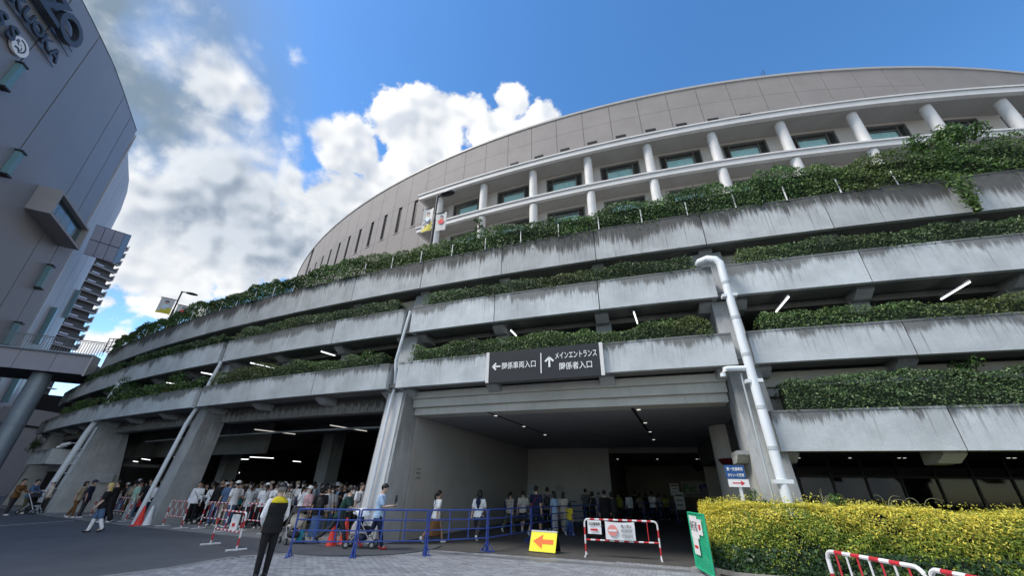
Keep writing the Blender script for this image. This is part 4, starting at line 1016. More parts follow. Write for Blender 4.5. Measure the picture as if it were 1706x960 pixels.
# ------------------------------------------------------------------ lamp posts with banners on the terrace
def lamp_post(th, r, zt, label, side, heads, nums, tdir=None):
    base = Vector(pol(r, th, 9.7)); e = empty('lamp_post', tuple(base), label, 'street lamp', 'lamp posts on the garage terrace')
    top_ = Vector((base.x, base.y, zt))
    b = MB(); b.tube([base, Vector((base.x, base.y, zt - 1.6))], .075, 10); b.tube([Vector((base.x, base.y, zt - 1.6)), top_], .055, 10); b.build('post', 'metal_black', e, smooth=True)
    a_ = math.radians(th + 90); tdir = tdir or Vector((math.cos(a_), math.sin(a_), 0))
    hp_ = top_ + tdir * side * .2
    b = MB(); b.tube([top_ - Vector((0, 0, .1)), hp_], .04, 8); b.build('arm', 'metal_black', e, smooth=True)
    c_ = hp_ + tdir * side * .42 + Vector((0, 0, -.03))
    b = MB(); n = 14; vs = []
    for zz, sc in ((-.06, .8), (-.03, 1), (.04, .9), (.09, .4)):
        for k_ in range(n):
            q = 2 * math.pi * k_ / n; vs.append(c_ + tdir * (.42 * sc * math.cos(q)) + Vector((-tdir.y, tdir.x, 0)) * (.2 * sc * math.sin(q)) + Vector((0, 0, zz)))
    fs = [(i * n + k_, i * n + (k_ + 1) % n, (i + 1) * n + (k_ + 1) % n, (i + 1) * n + k_) for i in range(3) for k_ in range(n)] + [tuple(range(n))[::-1], tuple(3 * n + k_ for k_ in range(n))]
    b.add(vs, fs); b.build('lamp_head', 'metal_black', e, smooth=True)
    for sd, (bw, bh, zb) in zip((-1, 1), heads):
        d2 = tdir * sd
        b = MB(); b.tube([base.copy().lerp(top_, 0) * 1 + Vector((0, 0, zb + bh - base.z)), base + Vector((0, 0, zb + bh - base.z)) + d2 * (bw + .2)], .025, 6); b.build('banner_arm', 'metal_black', e)
        n_ = Vector((tdir.y, -tdir.x, 0))
        o0 = base + d2 * .12 + Vector((0, 0, zb - base.z)); 
        pl_ = lambda x, z: o0 + d2 * (x * bw) + Vector((0, 0, z * bh))
        # gently waving sheet in three print fields
        wv = lambda x, z: pl_(x, z) + n_ * (.03 * math.sin(x * 4 + z * 3))
        bn = MB(); K = 8
        vs = [wv(i / K, k_ / K) for k_ in range(K + 1) for i in range(K + 1)]
        fs = []; ms = []
        bn.v = [tuple(q) for q in vs]
        for k_ in range(K):
            for i in range(K):
                bn.f.append((k_ * (K + 1) + i, k_ * (K + 1) + i + 1, (k_ + 1) * (K + 1) + i + 1, (k_ + 1) * (K + 1) + i))
                bn.m.append(1 if (k_ < 3 - (i // 3)) and sd < 0 or (sd > 0 and k_ < 2 and i > 3 and nums == '') else 0)
        bo = bn.build('banner', ['banner_white', 'banner_yellow'], e)
        sm = bo.modifiers.new('thickness', 'SOLIDIFY'); sm.thickness = .012
        fg = MB()     # printed player figure: cap, head, shoulders
        def blob(cx_, cz_, rx, rz, mt):
            fg.slab([wv(cx_ + rx * math.cos(a), cz_ + rz * math.sin(a)) + n_ * .03 for a in [2 * math.pi * i / 14 for i in range(14)]], n_, .008, mt)
        s3 = .5
        blob(s3, .78, .16, .07, 0); blob(s3, .70, .13, .09, 1); blob(s3 + .02, .48, .27, .14, 2 if sd < 0 else 3)
        fg.build('print', ['banner_navy', 'skin_print', 'paper_blue', 'ink_red'], bo, loc=tuple(base))
        if sd < 0 and nums: text(nums, .5, 'banner_navy', wv(.5, .36) + n_ * .055, tdir, (0, 0, 1), e, ext=.004)
    return e
lamp_post(TH(1) - .1, 143.9, 15.55, 'black lamp post with two player banners in front of the white balcony wing', 1, [(.62, 1.5, 13.3), (.58, 1.15, 13.15)], '24')
lamp_post(238.35, 143.7, 15.05, 'black lamp post with two banners on the far left of the terrace', 1, [(.85, 1.25, 13.0), (.9, 1.0, 12.95)], '', Vector((.8, .6, 0)))
# ------------------------------------------------------------------ signs
def frame_axes(th):
    a = math.radians(th); n_ = Vector((math.cos(a), math.sin(a), 0)); return Vector((-n_.y, n_.x, 0)), n_   # along (to the right), outwards
def arrow(e, c, ax, ay, n_, L, w_, hd, mat, name='arrow', thick=.008, double=False):
    """arrow pointing along ax; a barbed head when double is False"""
    ax, ay, n_ = Vector(ax), Vector(ay), Vector(n_)
    b = MB(); c = Vector(c)
    P = [(-L / 2, -w_ / 2), (L / 2 - hd, -w_ / 2), (L / 2 - hd, -hd * .62), (L / 2, 0), (L / 2 - hd, hd * .62), (L / 2 - hd, w_ / 2), (-L / 2, w_ / 2)]
    b.slab([c + ax * x + ay * y for x, y in P], n_, thick); return b.build(name, mat, e)
def chevron_arrow(e, c, ax, ay, n_, L, w_, mat):
    b = MB(); c, ax, ay, n_ = Vector(c), Vector(ax), Vector(ay), Vector(n_)
    b.obox(c - ax * (w_ * .3), ax * (L / 2 - w_ * .3), ay * w_ / 2, n_ * .006)
    for s_ in (1, -1):
        d_ = (-ax + ay * s_).normalized(); o_ = Vector(n_).cross(d_)
        b.obox(c + ax * (L / 2) + d_ * (L * .24) - ax * w_ * .5, d_ * (L * .30), o_ * w_ / 2, n_ * .007)
    return b.build('arrow', mat, e)
R1, z10, z11 = LEV[1]
th_s = TH(2.5); ax, nn = frame_axes(th_s); UP = Vector((0, 0, 1))
so = pol(R1 + .1, th_s, z10)
sg = empty('direction_sign', so, 'wide black direction sign with white Japanese lettering on the first parapet', 'sign')
b = MB(); b.pbox(R1 + .02, R1 + .09, TH(2) + .10 * T, TH(3) - .12 * T, z10 - .10, z11 + .045, 1); b.build('board', 'sign_black', sg)
for t_ in (TH(2) - .02 * T, TH(3) - .10 * T):
    b = MB(); b.pbox(R1 + .02, R1 + .11, t_, t_ + .11 * T, z10 - .10, z11 + .045, 1); b.build('edge_strip', 'white_paint', sg)
def ons(s, z): # s metres from the board's middle, on its chord
    pc = (Vector(pol(R1 + .09, TH(2) + .1 * T, 0)) + Vector(pol(R1 + .09, TH(3) - .12 * T, 0))) / 2
    return pc + ax * s + nn * .012 + UP * z
zm = (z10 + z11) / 2 - .02
chevron_arrow(sg, ons(-1.60, zm + .0), -ax, UP, nn, .30, .055, 'sign_white')
text('関係車両入口', .26, 'sign_white', ons(-.80, zm + .0), ax, UP, sg, bold=.0015, width=1.18, height=.24)
b = MB(); b.obox(ons(-.03, zm), ax * .016, nn * .005, UP * .34); b.build('divider', 'sign_white', sg)
chevron_arrow(sg, ons(.25, zm + .02), UP, ax, nn, .36, .06, 'sign_white')
text('メインエントランス', .2, 'sign_white', ons(1.12, zm + .20), ax, UP, sg, bold=.0015, width=1.34, height=.22)
text('関係者入口', .24, 'sign_white', ons(1.10, zm - .16), ax, UP, sg, bold=.0015, width=1.04, height=.24)

# taxi rank sign standing in the hedge
bp = aty(1243, 856, 10.35); e = empty('taxi_sign', (bp.x, bp.y, 0.1), 'blue and white taxi rank sign with red arrow on a post in the hedge', 'sign')
ax2 = Vector((.985, -.17, 0)); nn2 = Vector((-.17, -.985, 0))
b = MB(); b.obox((bp.x, bp.y, .95), ax2 * .035, nn2 * .012, UP * .95); b.build('post', 'barrier_white', e)
cb_ = aty(1226, 790, 10.3)
def plate(c_, w_, h_, mat, name='plate', th=.012):
    b = MB(); b.obox(c_, ax2 * w_ / 2, nn2 * th / 2, UP * h_ / 2); return b.build(name, mat, e)
c1_ = Vector((cb_.x - .0, bp.y - .03, 2.09)); plate(c1_, .44, .30, 'sign_blue'); c2_ = Vector((cb_.x + .03, bp.y - .03, 1.85)); plate(c2_, .46, .17, 'sign_white')
text('第一交通専用', .07, 'sign_white', c1_ + nn2 * .008 + UP * .065, ax2, UP, e, ext=.002, bold=.001, width=.36, height=.078)
text('タクシー待機場', .07, 'sign_white', c1_ + nn2 * .008 - UP * .07, ax2, UP, e, ext=.002, bold=.001, width=.36, height=.075)
arrow(e, c2_ + nn2 * .009, ax2, UP, nn2, .28, .025, .09, 'ink_red')

# yellow A-frame with orange arrow
pL, pR = atz(881, 921, 0), atz(925, 925, 0); axA = (pR - pL).normalized(); nA = Vector((axA.y, -axA.x, 0)); wA = (pR - pL).length; cA = (pL + pR) / 2
e = empty('arrow_board', tuple(cA), 'yellow folding floor sign with orange arrow pointing left', 'sign')
back_ = -nA; hA = .52
q = [pL + UP * .03, pR + UP * .03, pR + back_ * .22 + UP * hA, pL + back_ * .22 + UP * hA]; nf = (q[1] - q[0]).cross(q[3] - q[0]).normalized()
b = MB(); b.slab(q, nf, .02); b.build('front_panel', 'sign_yellow', e)
q2 = [pR + back_ * .46 + UP * .03, pL + back_ * .46 + UP * .03, pL + back_ * .245 + UP * hA, pR + back_ * .245 + UP * hA]
b = MB(); b.slab(q2, (q2[1] - q2[0]).cross(q2[3] - q2[0]).normalized(), .02); b.build('rear_panel', 'sign_black', e)
b = MB(); b.obox(cA + back_ * .233 + UP * (hA + .005), axA * wA / 2, nA * .03, UP * .015); b.build('hinge_strip', 'sign_white', e)
b = MB(); b.obox(cA + UP * .018 + nA * .012, axA * (wA / 2 + .01), nA * .015, UP * .016); b.build('foot_strip', 'sign_black', e)
up_f = (q[3] - q[0]).normalized()
arrow(e, (q[0] + q[1] + q[2] + q[3]) / 4 + nf * .006, -axA, up_f, nf, wA * .78, .12, .30, 'sign_orange')

# ------------------------------------------------------------------ tubular barriers
def striped(b, pts, r, step, n=8, m0=0, ring=None):
    """tube whose paint alternates white / red every step metres"""
    pts = [Vector(p) for p in pts]; acc = 0; col = m0
    out = []
    for p_, q_ in zip(pts[:-1], pts[1:]):
        L = (q_ - p_).length; s = 0
        while s < L - 1e-6:
            rem = step - acc; e_ = min(L, s + rem)
            b.tube([p_ + (q_ - p_) * (s / L), p_ + (q_ - p_) * (e_ / L)], r, n, col)
            acc += e_ - s; s = e_
            if acc >= step - 1e-6: acc = 0; col = 1 - col
    return b
def barrier(pa, pb, label, h=.92, bars=0, low=.36, plain_corner=True, step=.13, feet=True, name='barrier', group='red and white tubular barriers'):
    pa, pb = Vector((pa[0], pa[1], 0)), Vector((pb[0], pb[1], 0)); d = (pb - pa).normalized(); n_ = Vector((-d.y, d.x, 0)); c = (pa + pb) / 2
    e = empty(name, tuple(c), label, 'barrier', group)
    W_ = (pb - pa).length; r = .024
    b = MB()
    z = lambda p_, zz: p_ + UP * zz
    k = .1
    for s_, p_ in ((1, pa), (-1, pb)):
        b.tube([z(p_, .0), z(p_, .12)], r, 8, 0); b.tube([z(p_, .12), z(p_, .30)], r, 8, 1); b.tube([z(p_, .30), z(p_, .52)], r, 8, 0); b.tube([z(p_, .52), z(p_, .70)], r, 8, 1)
        arc = [z(p_, .70), z(p_, h - k)] + [p_ + d * s_ * (k - k * math.cos(a)) + UP * (h - k + k * math.sin(a)) for a in np.linspace(.2, math.pi / 2, 6)]
        b.tube(arc + [p_ + d * s_ * (k + .06) + UP * h], r, 8, 0)
    striped(b, [pa + d * .16 + UP * h, pb - d * .16 + UP * h], r, step, 8, 1)
    b.build('frame', ['barrier_white', 'barrier_red'], e, smooth=True)
    b = MB(); striped(b, [pa + d * .02 + UP * low, pb - d * .02 + UP * low], r * .9, step, 8, 1); b.build('lower_rail', ['barrier_white', 'barrier_red'], e, smooth=True)
    for i in range(bars):
        p_ = pa + d * (W_ * (i + 1) / (bars + 1)); b = MB()
        h1 = low + (h - low) * .5; m0 = i % 2
        b.tube([z(p_, low), z(p_, h1)], .011, 6, m0); b.tube([z(p_, h1), z(p_, h)], .011, 6, 1 - m0); b.build('baluster', ['barrier_white', 'barrier_red'], e)
    if feet:
        for p_ in (pa, pb):
            b = MB(); b.tube([p_ - n_ * .26 + UP * .026, p_ + n_ * .26 + UP * .026], .026, 8); b.build('foot', 'barrier_white', e, smooth=True)
    return e, d, n_
pa, pb = atz(977, 928), atz(1103, 936)
bar, d, n_ = barrier(pa, pb, 'red and white barrier with a no-entry notice across the entrance paving', h=.90, bars=0, low=.40)
fr_n = Vector((d.y, -d.x, 0))
b = MB(); p_ = pa + d * (1.72); b.tube([p_ + UP * .40, p_ + UP * .90], .011, 6); b.build('baluster', 'barrier_red', bar)
def notice(par, cpos, w_, h_, mat='sign_white', sag=.0, name='notice'):
    b = MB(); K = 6; P = []
    for k_ in range(K + 1):
        for i in range(K + 1):
            x, z = i / K - .5, k_ / K - .5
            P.append(cpos + d * (x * w_) + UP * (z * h_ - sag * (1 - (2 * x) ** 2) * (1 if k_ == K else .5)) + fr_n * (.01 * math.sin(6 * x + 3 * z)))
    b.add(P, [(k_ * (K + 1) + i, k_ * (K + 1) + i + 1, (k_ + 1) * (K + 1) + i + 1, (k_ + 1) * (K + 1) + i) for k_ in range(K) for i in range(K)])
    o_ = b.build(name, mat, par); sm = o_.modifiers.new('thickness', 'SOLIDIFY'); sm.thickness = .008; return o_
c_ = pa + d * .28 + UP * .71 + fr_n * .045
notice(bar, c_, .38, .33); text('当日券売場', .07, 'ink_black', c_ + UP * .085 + fr_n * .022, d, UP, bar, ext=.002, bold=.001, width=.31, height=.08); arrow(bar, c_ - UP * .06 + fr_n * .024, d, UP, fr_n, .22, .045, .07, 'ink_red', thick=.004)
c_ = pa + d * .98 + UP * .65 + fr_n * .045
notice(bar, c_, .80, .43, sag=.02)
b = MB(); b.slab([c_ - d * .20 + fr_n * .026 + d * (.135 * math.cos(a)) + UP * (.135 * math.sin(a)) for a in [2 * math.pi * i / 24 for i in range(24)]], fr_n, .004); b.build('no_entry_disc', 'ink_pink', bar)
b = MB(); b.obox(c_ - d * .20 + fr_n * .031, d * .11, fr_n * .002, UP * .025); b.build('no_entry_bar', 'sign_white', bar)
for k_, tx_ in enumerate(('進入禁止', 'NO ENTRY', '진입금지')): text(tx_, .08, 'ink_grey', c_ + d * .18 + UP * (.115 - .115 * k_) + fr_n * .03, d, UP, bar, ext=.002, bold=.001, width=.30, height=.075)
barrier(atz(350, 909), atz(393, 919), 'near red and white barrier standing askew on the asphalt behind the steward', h=.9, bars=0, low=.42)
e3 = empty('parking_board', tuple((atz(362, 905) + atz(385, 910)) / 2), 'white board hung on the askew asphalt barrier', 'sign'); q = (atz(350, 909) + atz(393, 919)) / 2
b = MB(); b.obox(q + Vector((.1, .05, .62)), (.14, -.06, 0), (.006, .012, 0), (0, 0, .2)); b.build('plate', 'sign_white', e3); b = MB(); b.obox(q + Vector((.092, .032, .56)), (.05, -.02, 0), (.003, .006, 0), (0, 0, .04)); b.build('red_mark', 'ink_red', e3)
def ringp(r, j): q = pol(r, TH(j), 0); return (q[0], q[1])
for k_, (ja, jb, r_, bars, lab) in enumerate([(-1.72, -1.32, 145.5, 5, 'red and white barrier with balusters just right of the second column'), (-1.18, -.72, 145.3, 5, 'red and white barrier in front of the stroller queue'),
        (-.66, -.26, 145.0, 4, 'red and white barrier half hidden behind the steward'), (-3.9, -3.45, 144.9, 3, 'white railed barrier in the bay left of the traffic cones'), (-3.3, -2.6, 145.2, 5, 'red and white barrier right behind the traffic cones')]):
    barrier(ringp(r_, ja), ringp(r_ + .15, jb), lab, h=.95, bars=bars, low=.4)
g0 = ((4.32, 6.25), (4.40, 4.95)); barrier(*g0, 'foreground red and white barrier beside the yellow hedge', h=.95, bars=7, low=.3)
barrier((4.41, 4.9), (4.3, 3.3), 'red and white barrier leaving the frame at bottom right', h=.95, bars=7, low=.3)

# ------------------------------------------------------------------ blue queue railings
def blue_panel(pa, pb, label, posts=(0, 1), foot=True, nb=3, name='queue_railing'):
    pa, pb = Vector((pa[0], pa[1], 0)), Vector((pb[0], pb[1], 0)); d = (pb - pa).normalized(); n_ = Vector((-d.y, d.x, 0)); c = (pa + pb) / 2; W_ = (pb - pa).length
    e = empty(name, tuple(c), label, 'railing', 'blue queue railings')
    for z in (1.06, .82, .58, .34):
        b = MB(); b.tube([pa + UP * z, pb + UP * z], .021 if z > 1 else .017, 8); b.build('rail', 'rail_blue', e, smooth=True)
    for i in range(nb + 1):
        p_ = pa + d * (W_ * i / nb); end = i in (0, nb)
        b = MB(); b.tube([p_ + UP * (0.0 if end else .34), p_ + UP * 1.06], .024 if end else .018, 8); b.build('post', 'rail_blue', e, smooth=True)
        if end and foot:
            b = MB(); b.obox(p_ + UP * .012, n_ * .24, d * .035, UP * .012)
            for s_ in (1, -1): b.tube([p_ + n_ * s_ * .22 + UP * .02, p_ + UP * .24], .014, 6)
            b.build('foot', 'rail_blue', e)
    return e
Q = [atz(478, 930), atz(588, 930), atz(708, 927), atz(811, 920), atz(885, 905), atz(950, 893), atz(1000, 885)]
labs = ['blue railing panel nearest the steward', 'blue railing panel in front of the phone walker', 'blue railing panel in front of the woman in a brown skirt', 'blue railing panel behind the yellow arrow sign', 'blue railing panel in front of the woman with a child', 'blue railing panel at the entrance to the dark hall']
for i in range(6):
    a, c = Q[i], Q[i + 1]; dd = (c - a).normalized(); blue_panel(a + dd * .03, c - dd * .03, labs[i], nb=3 if i < 3 else 2)
Q2 = [atz(840, 876), atz(905, 872), atz(970, 870), atz(1045, 868)]
for i, l_ in enumerate(['blue railing panel behind the striped shirt walker', 'blue railing panel below the notice board', 'blue railing panel deep in the hall beside the suited visitor']): blue_panel(Q2[i], Q2[i + 1], l_, nb=2)
for i, (a, c, l_) in enumerate([((1020, 868), (1075, 872), 'blue railing in front of the white shirted queuers'), ((1075, 874), (1130, 872), 'blue railing at the far right end of the hall queue')]): blue_panel(atz(*a), atz(*c), l_, nb=2)

# ------------------------------------------------------------------ cones
def cone(p_, lab, mat):
    e = empty('traffic_cone', (p_.x, p_.y, 0), lab, 'cone', 'traffic cones')
    b = MB(); b.lathe((p_.x, p_.y, .03), [(.17, 0), (.15, .02), (.035, .68), (.025, .70)], 18); b.build('body', mat, e, smooth=True)
    b = MB(); b.box(p_.x - .2, p_.x + .2, p_.y - .2, p_.y + .2, 0, .03); b.build('base', mat, e)
cone(atz(229, 877), 'red traffic cone at the foot of the second column', 'cone_red'); cone(atz(243, 877), 'white traffic cone touching the second column', 'cone_white')
cone(atz(551, 912), 'red traffic cone behind the railing left of the green shirt', 'cone_red'); cone(atz(571, 909), 'red traffic cone behind the green shirted walker', 'cone_red')

# ------------------------------------------------------------------ green mesh panel at the hedge end
pa, pb = atz(1165, 958), atz(1187, 985); pa = Vector((4.36, 10.75, 0)); pb = Vector((4.22, 9.6, 0)); d = (pb - pa).normalized(); n_ = Vector((d.y, -d.x, 0))
if n_.dot(EYE - pa) < 0: n_ = -n_
e = empty('mesh_panel', tuple((pa + pb) / 2), 'green framed mesh fence panel with paper notice at the hedge corner', 'fence')
b = MB()
for p_, q_ in ((pa + UP * .1, pa + UP * 1.2), (pb + UP * .1, pb + UP * 1.2), (pa + UP * 1.2, pb + UP * 1.2), (pa + UP * .12, pb + UP * .12)): b.tube([p_, q_], .022, 8)
b.build('frame', 'mesh_green', e, smooth=True)
W_ = (pb - pa).length; b = MB()
for i in range(1, 27): b.tube([pa + d * (W_ * i / 27) + UP * .12, pa + d * (W_ * i / 27) + UP * 1.2], .006, 4)
for i in range(1, 22): b.tube([pa + UP * (.12 + 1.08 * i / 22), pb + UP * (.12 + 1.08 * i / 22)], .006, 4)
tag(b.build('wire_mesh', 'mesh_green', e), kind='stuff')
for s0, s1, z0, z1, nm in ((.12, .60, .72, 1.15, 'upper'), (.18, .52, .40, .74, 'lower'), (.6, .85, .80, 1.1, 'side')):
    b = MB(); q = [pa + d * (W_ * s0) + UP * z0, pa + d * (W_ * s1) + UP * z0, pa + d * (W_ * s1) + UP * z1, pa + d * (W_ * s0) + UP * z1]; b.slab([x + n_ * (.03 if nm != 'lower' else .04) for x in q], n_, .004); b.build('paper_notice', 'sign_white', e)
text('歩行者', .16, 'ink_grey', pa + d * (W_ * .36) + UP * .95 + n_ * .036, d, UP, e, ext=.002, width=.5, height=.2)
b = MB(); b.obox(pa + d * (W_ * .36) + UP * .55 + n_ * .046, d * .12, n_ * .002, UP * .025); b.build('red_mark', 'ink_red', e); b = MB(); b.obox(pa + d * (W_ * .72) + UP * .95 + n_ * .036, d * .06, n_ * .002, UP * .05); b.build('red_mark', 'ink_red', e)
for p_ in (pa, pb):
    b = MB(); b.lathe((p_.x, p_.y, 0), [(.16, 0), (.15, .1), (.05, .13)], 14); b.build('weight', 'floor_concrete', e, smooth=True)

# ------------------------------------------------------------------ notices and boards in the entrance hall
def wall_board(name, lab, quad, n_, mat, cat='notice', th=.03, extra=()):
    q = [Vector(x) for x in quad]; c_ = sum(q, Vector()) / 4
    e = empty(name, tuple(c_), lab, cat); b = MB(); b.slab(q, n_, th); b.build('board', mat, e); return e, c_
def on_rad(u, v): # on the entrance side wall
    axr, nr = frame_axes(TH(1) + .45 * T); return atplane(u, v, pol(140, TH(1) + .445 * T, 0), axr) + axr * .03
axr, nr = frame_axes(TH(1) + .45 * T)
def upr(q): q = list(q); q[2] = Vector((q[1].x, q[1].y, q[2].z)); q[3] = Vector((q[0].x, q[0].y, q[3].z)); return q
e, c_ = wall_board('wall_notice', 'small white paper notice on the entrance side wall', upr([on_rad(688, 797), on_rad(701, 796.5), on_rad(701, 781.5), on_rad(688, 782)]), axr, 'board_pale', th=.01)
rd = (on_rad(701, 796) - on_rad(688, 797)); rd.z = 0; rd.normalize()
for k_, tx_ in enumerate(('お知らせ', '関係者以外', '立入禁止')): text(tx_, .07, 'ink_grey', c_ + UP * (.14 - .14 * k_) + axr * .008, rd, UP, e, ext=.002, width=.3 - .04 * (k_ == 0))
paint('number_paint', (.44, .44, .43), .7, .1)
p5 = on_rad(798, 795); e = empty('bay_number', tuple(p5), 'faint figure 5 painted on the entrance side wall', 'number'); text('5', .75, 'number_paint', p5, rd, UP, e, ext=.003, name='figure')
def on_back(u, v, r=131.0, th=249.7): axb, nb_ = frame_axes(th); return atplane(u, v, pol(r, th, 0), nb_) + nb_ * .05
axb, nb_ = frame_axes(249.7)
e, c_ = wall_board('notice_board', 'large grey notice board on the back wall of the entrance', upr([on_back(873, 842), on_back(930, 842), on_back(930, 800), on_back(873, 800)]), nb_, 'board_pale', 'notice board', .06)
for (u0, v0, u1, v1, mt) in ((876, 810, 891, 829, 'paper_blue'), (925, 808, 942, 822, 'board_pale')):
    b = MB(); q = upr([on_back(u0, v1), on_back(u1, v1), on_back(u1, v0), on_back(u0, v0)]); b.slab([x + nb_ * .03 for x in q], nb_, .02); pp = b.build('paper_notice', mt, e)
    for k_ in range(5):
        t_ = (k_ + 1) / 7; a_, c2 = q[3].lerp(q[0], t_), q[2].lerp(q[1], t_); b = MB(); b.obox((a_ + c2) / 2 + nb_ * .034, (c2 - a_) * .38, nb_ * .002, UP * .015); b.build('text_line', 'ink_grey', pp, loc=tuple(e['_org']))
def on_far(u, v, th=252.2, r=121.0): axb, nb2 = frame_axes(th); return atplane(u, v, pol(r, th, 0), nb2)
axf, nf_ = frame_axes(252.2)
e, c_ = wall_board('event_banner', 'pale event banner with green and blue lettering in the lobby', upr([on_far(1137, 829), on_far(1188, 830), on_far(1188, 802), on_far(1137, 802)]), nf_, 'board_pale', 'banner', .04)
hb = (on_far(1137, 802) - on_far(1137, 829)).length; wb = (on_far(1188, 802) - on_far(1137, 802)).length
text('Pet', .5, 'pet_green', c_ - axf * (wb * .2) + UP * hb * .05 + nf_ * .05, axf, UP, e, bold=.01, width=wb * .42, height=hb * .5); text('博', .5, 'pet_blue', c_ + axf * (wb * .24) + UP * hb * .02 + nf_ * .05, axf, UP, e, bold=.01, width=wb * .3, height=hb * .62)
b = MB(); b.obox(c_ - UP * hb * .34 + nf_ * .045, axf * wb * .32, nf_ * .004, UP * hb * .03); b.build('small_print', 'ink_grey', e)
for u, lab in ((1140, 'first'), (1185, 'second')): pass
def stand_sign(u0, v0, u1, v1, vf, lab, th=252.2, r=123.5):
    q = [on_far(u, v, th, r) for u, v in ((u0, v1), (u1, v1), (u1, v0), (u0, v0))]; q = upr(q); c_ = sum(q, Vector()) / 4
    e = empty('standing_sign', (c_.x, c_.y, 0), lab, 'sign'); b = MB(); b.slab(q, nf_, .03); b.build('board', 'sign_white', e)
    b = MB(); b.tube([Vector((c_.x, c_.y, 0)) - nf_ * .06, Vector((c_.x, c_.y, q[0].z)) - nf_ * .06], .04, 8); b.obox((c_.x, c_.y, .03), axf * .3, nf_ * .25, UP * .03); b.build('stand', 'metal_black', e)
    h_ = (q[3] - q[0]).length; w_ = (q[1] - q[0]).length
    for k_ in range(3):
        b = MB(); b.obox(c_ + UP * h_ * (.32 - .28 * k_) + nf_ * .02, axf * w_ * (.3 if k_ else .38), nf_ * .003, UP * h_ * (.03 if k_ else .06)); b.build('text_line', 'ink_grey', e)
stand_sign(1118, 806, 1133, 826, 868, 'white sign board left of the event banner, upper one'); stand_sign(1126, 821, 1143, 850, 868, 'tall white standing sign below the event banner', r=125.5)
# red wall lanterns
for (u, v, q_, lab) in ((1214, 768, (9.0, 15.85), 'dark red bowl lantern on the round entrance column'), (1165, 778, None, 'small red bowl lantern deep in the lobby')):
    p_ = Vector((8.75, 15.72, 0)) if q_ else on_far(1165, 778, 252.2, 120.5); z = aty(u, v, p_.y).z
    p_ = Vector((aty(u, v, p_.y).x, p_.y, z)); e = empty('wall_lantern', tuple(p_), lab, 'lamp'); s_ = .36 if q_ else .6
    b = MB(); b.lathe(p_, [(s_ * .35, -.28 * s_ * 2), (s_ * .8, -.1), (s_, .05), (s_ * .96, .06)], 16); b.build('bowl', 'lamp_red', e, smooth=True)
# ------------------------------------------------------------------ people
def V3(*a): return Vector(a)
class Vol:
    """closed overlapping volumes that a voxel remesh fuses into one skin"""
    def __init__(self): self.b = MB()
    def ell(self, c, r, n=12, rot=None):
        c = Vector(c); vs = []; m_ = 8
        for i in range(m_ + 1):
            a = math.pi * i / m_ - math.pi / 2
            for k in range(n):
                q = 2 * math.pi * k / n; v = Vector((r[0] * math.cos(a) * math.cos(q), r[1] * math.cos(a) * math.sin(q), r[2] * math.sin(a)))
                if rot is not None: v = rot @ v
                vs.append(c + v)
        self.b.add(vs, [(i * n + k, i * n + (k + 1) % n, (i + 1) * n + (k + 1) % n, (i + 1) * n + k) for i in range(m_) for k in range(n)] + [tuple(range(n))[::-1], tuple(m_ * n + k for k in range(n))]); return self
    def limb(self, pts, rad, n=10, flat=1.0):
        pts = [Vector(p) for p in pts]; L = len(pts); vs = []
        for i, p in enumerate(pts):
            d = (pts[min(i + 1, L - 1)] - pts[max(i - 1, 0)]).normalized()
            x = Vector((1, 0, 0)); x = (x - d * x.dot(d)); x = x.normalized() if x.length > .05 else Vector((0, 1, 0)); y = d.cross(x)
            for k in range(n):
                q = 2 * math.pi * k / n; vs.append(p + (x * math.cos(q) * flat + y * math.sin(q)) * rad[i])
        self.b.add(vs, [(i * n + k, i * n + (k + 1) % n, (i + 1) * n + (k + 1) % n, (i + 1) * n + k) for i in range(L - 1) for k in range(n)] + [tuple(range(n))[::-1], tuple((L - 1) * n + k for k in range(n))])
        for i in (0, L - 1): self.ell(pts[i], (rad[i] * .98,) * 3, 8)
        return self
    def rings(self, rr, n=16):
        """rr: list of (centre, half width, half depth)"""
        vs = []
        for c, a, d in rr:
            for k in range(n):
                q = 2 * math.pi * k / n; vs.append(Vector(c) + Vector((a * math.cos(q), d * math.sin(q), 0)))
        L = len(rr)
        self.b.add(vs, [(i * n + k, i * n + (k + 1) % n, (i + 1) * n + (k + 1) % n, (i + 1) * n + k) for i in range(L - 1) for k in range(n)] + [tuple(range(n))[::-1], tuple((L - 1) * n + k for k in range(n))]); return self
    def fuse(self, mat, vox=.016, smooth=4, extra=None):
        me = bpy.data.meshes.new('skin'); me.from_pydata([tuple(v) for v in self.b.v], [], self.b.f)
        o = bpy.data.objects.new('skin', me); COL.objects.link(o)
        m1 = o.modifiers.new('r', 'REMESH'); m1.mode = 'VOXEL'; m1.voxel_size = vox; m1.use_smooth_shade = True
        m2 = o.modifiers.new('s', 'SMOOTH'); m2.iterations = smooth; m2.factor = .5
        bpy.context.view_layer.update()
        r = bpy.data.meshes.new_from_object(o.evaluated_get(bpy.context.evaluated_depsgraph_get()))
        bpy.data.objects.remove(o); bpy.data.meshes.remove(me)
        if extra is not None:
            b = MB(); n = len(r.vertices); co = np.zeros(n * 3); r.vertices.foreach_get('co', co)
            b.v = [tuple(x) for x in co.reshape(-1, 3)]; b.f = [tuple(p.vertices) for p in r.polygons]; b.m = [0] * len(b.f)
            for (vs, fs, mi) in extra: b.add(vs, fs, mi)
            bpy.data.meshes.remove(r)
            r = bpy.data.meshes.new('skin'); r.from_pydata(b.v, [], b.f); r.materials.append(MATS[mat]); r.materials.append(MATS['eye_dark'])
            r.polygons.foreach_set('material_index', b.m); r.polygons.foreach_set('use_smooth', [True] * len(b.f)); r.update(); return r
        r.materials.clear(); r.materials.append(MATS[mat]); return r

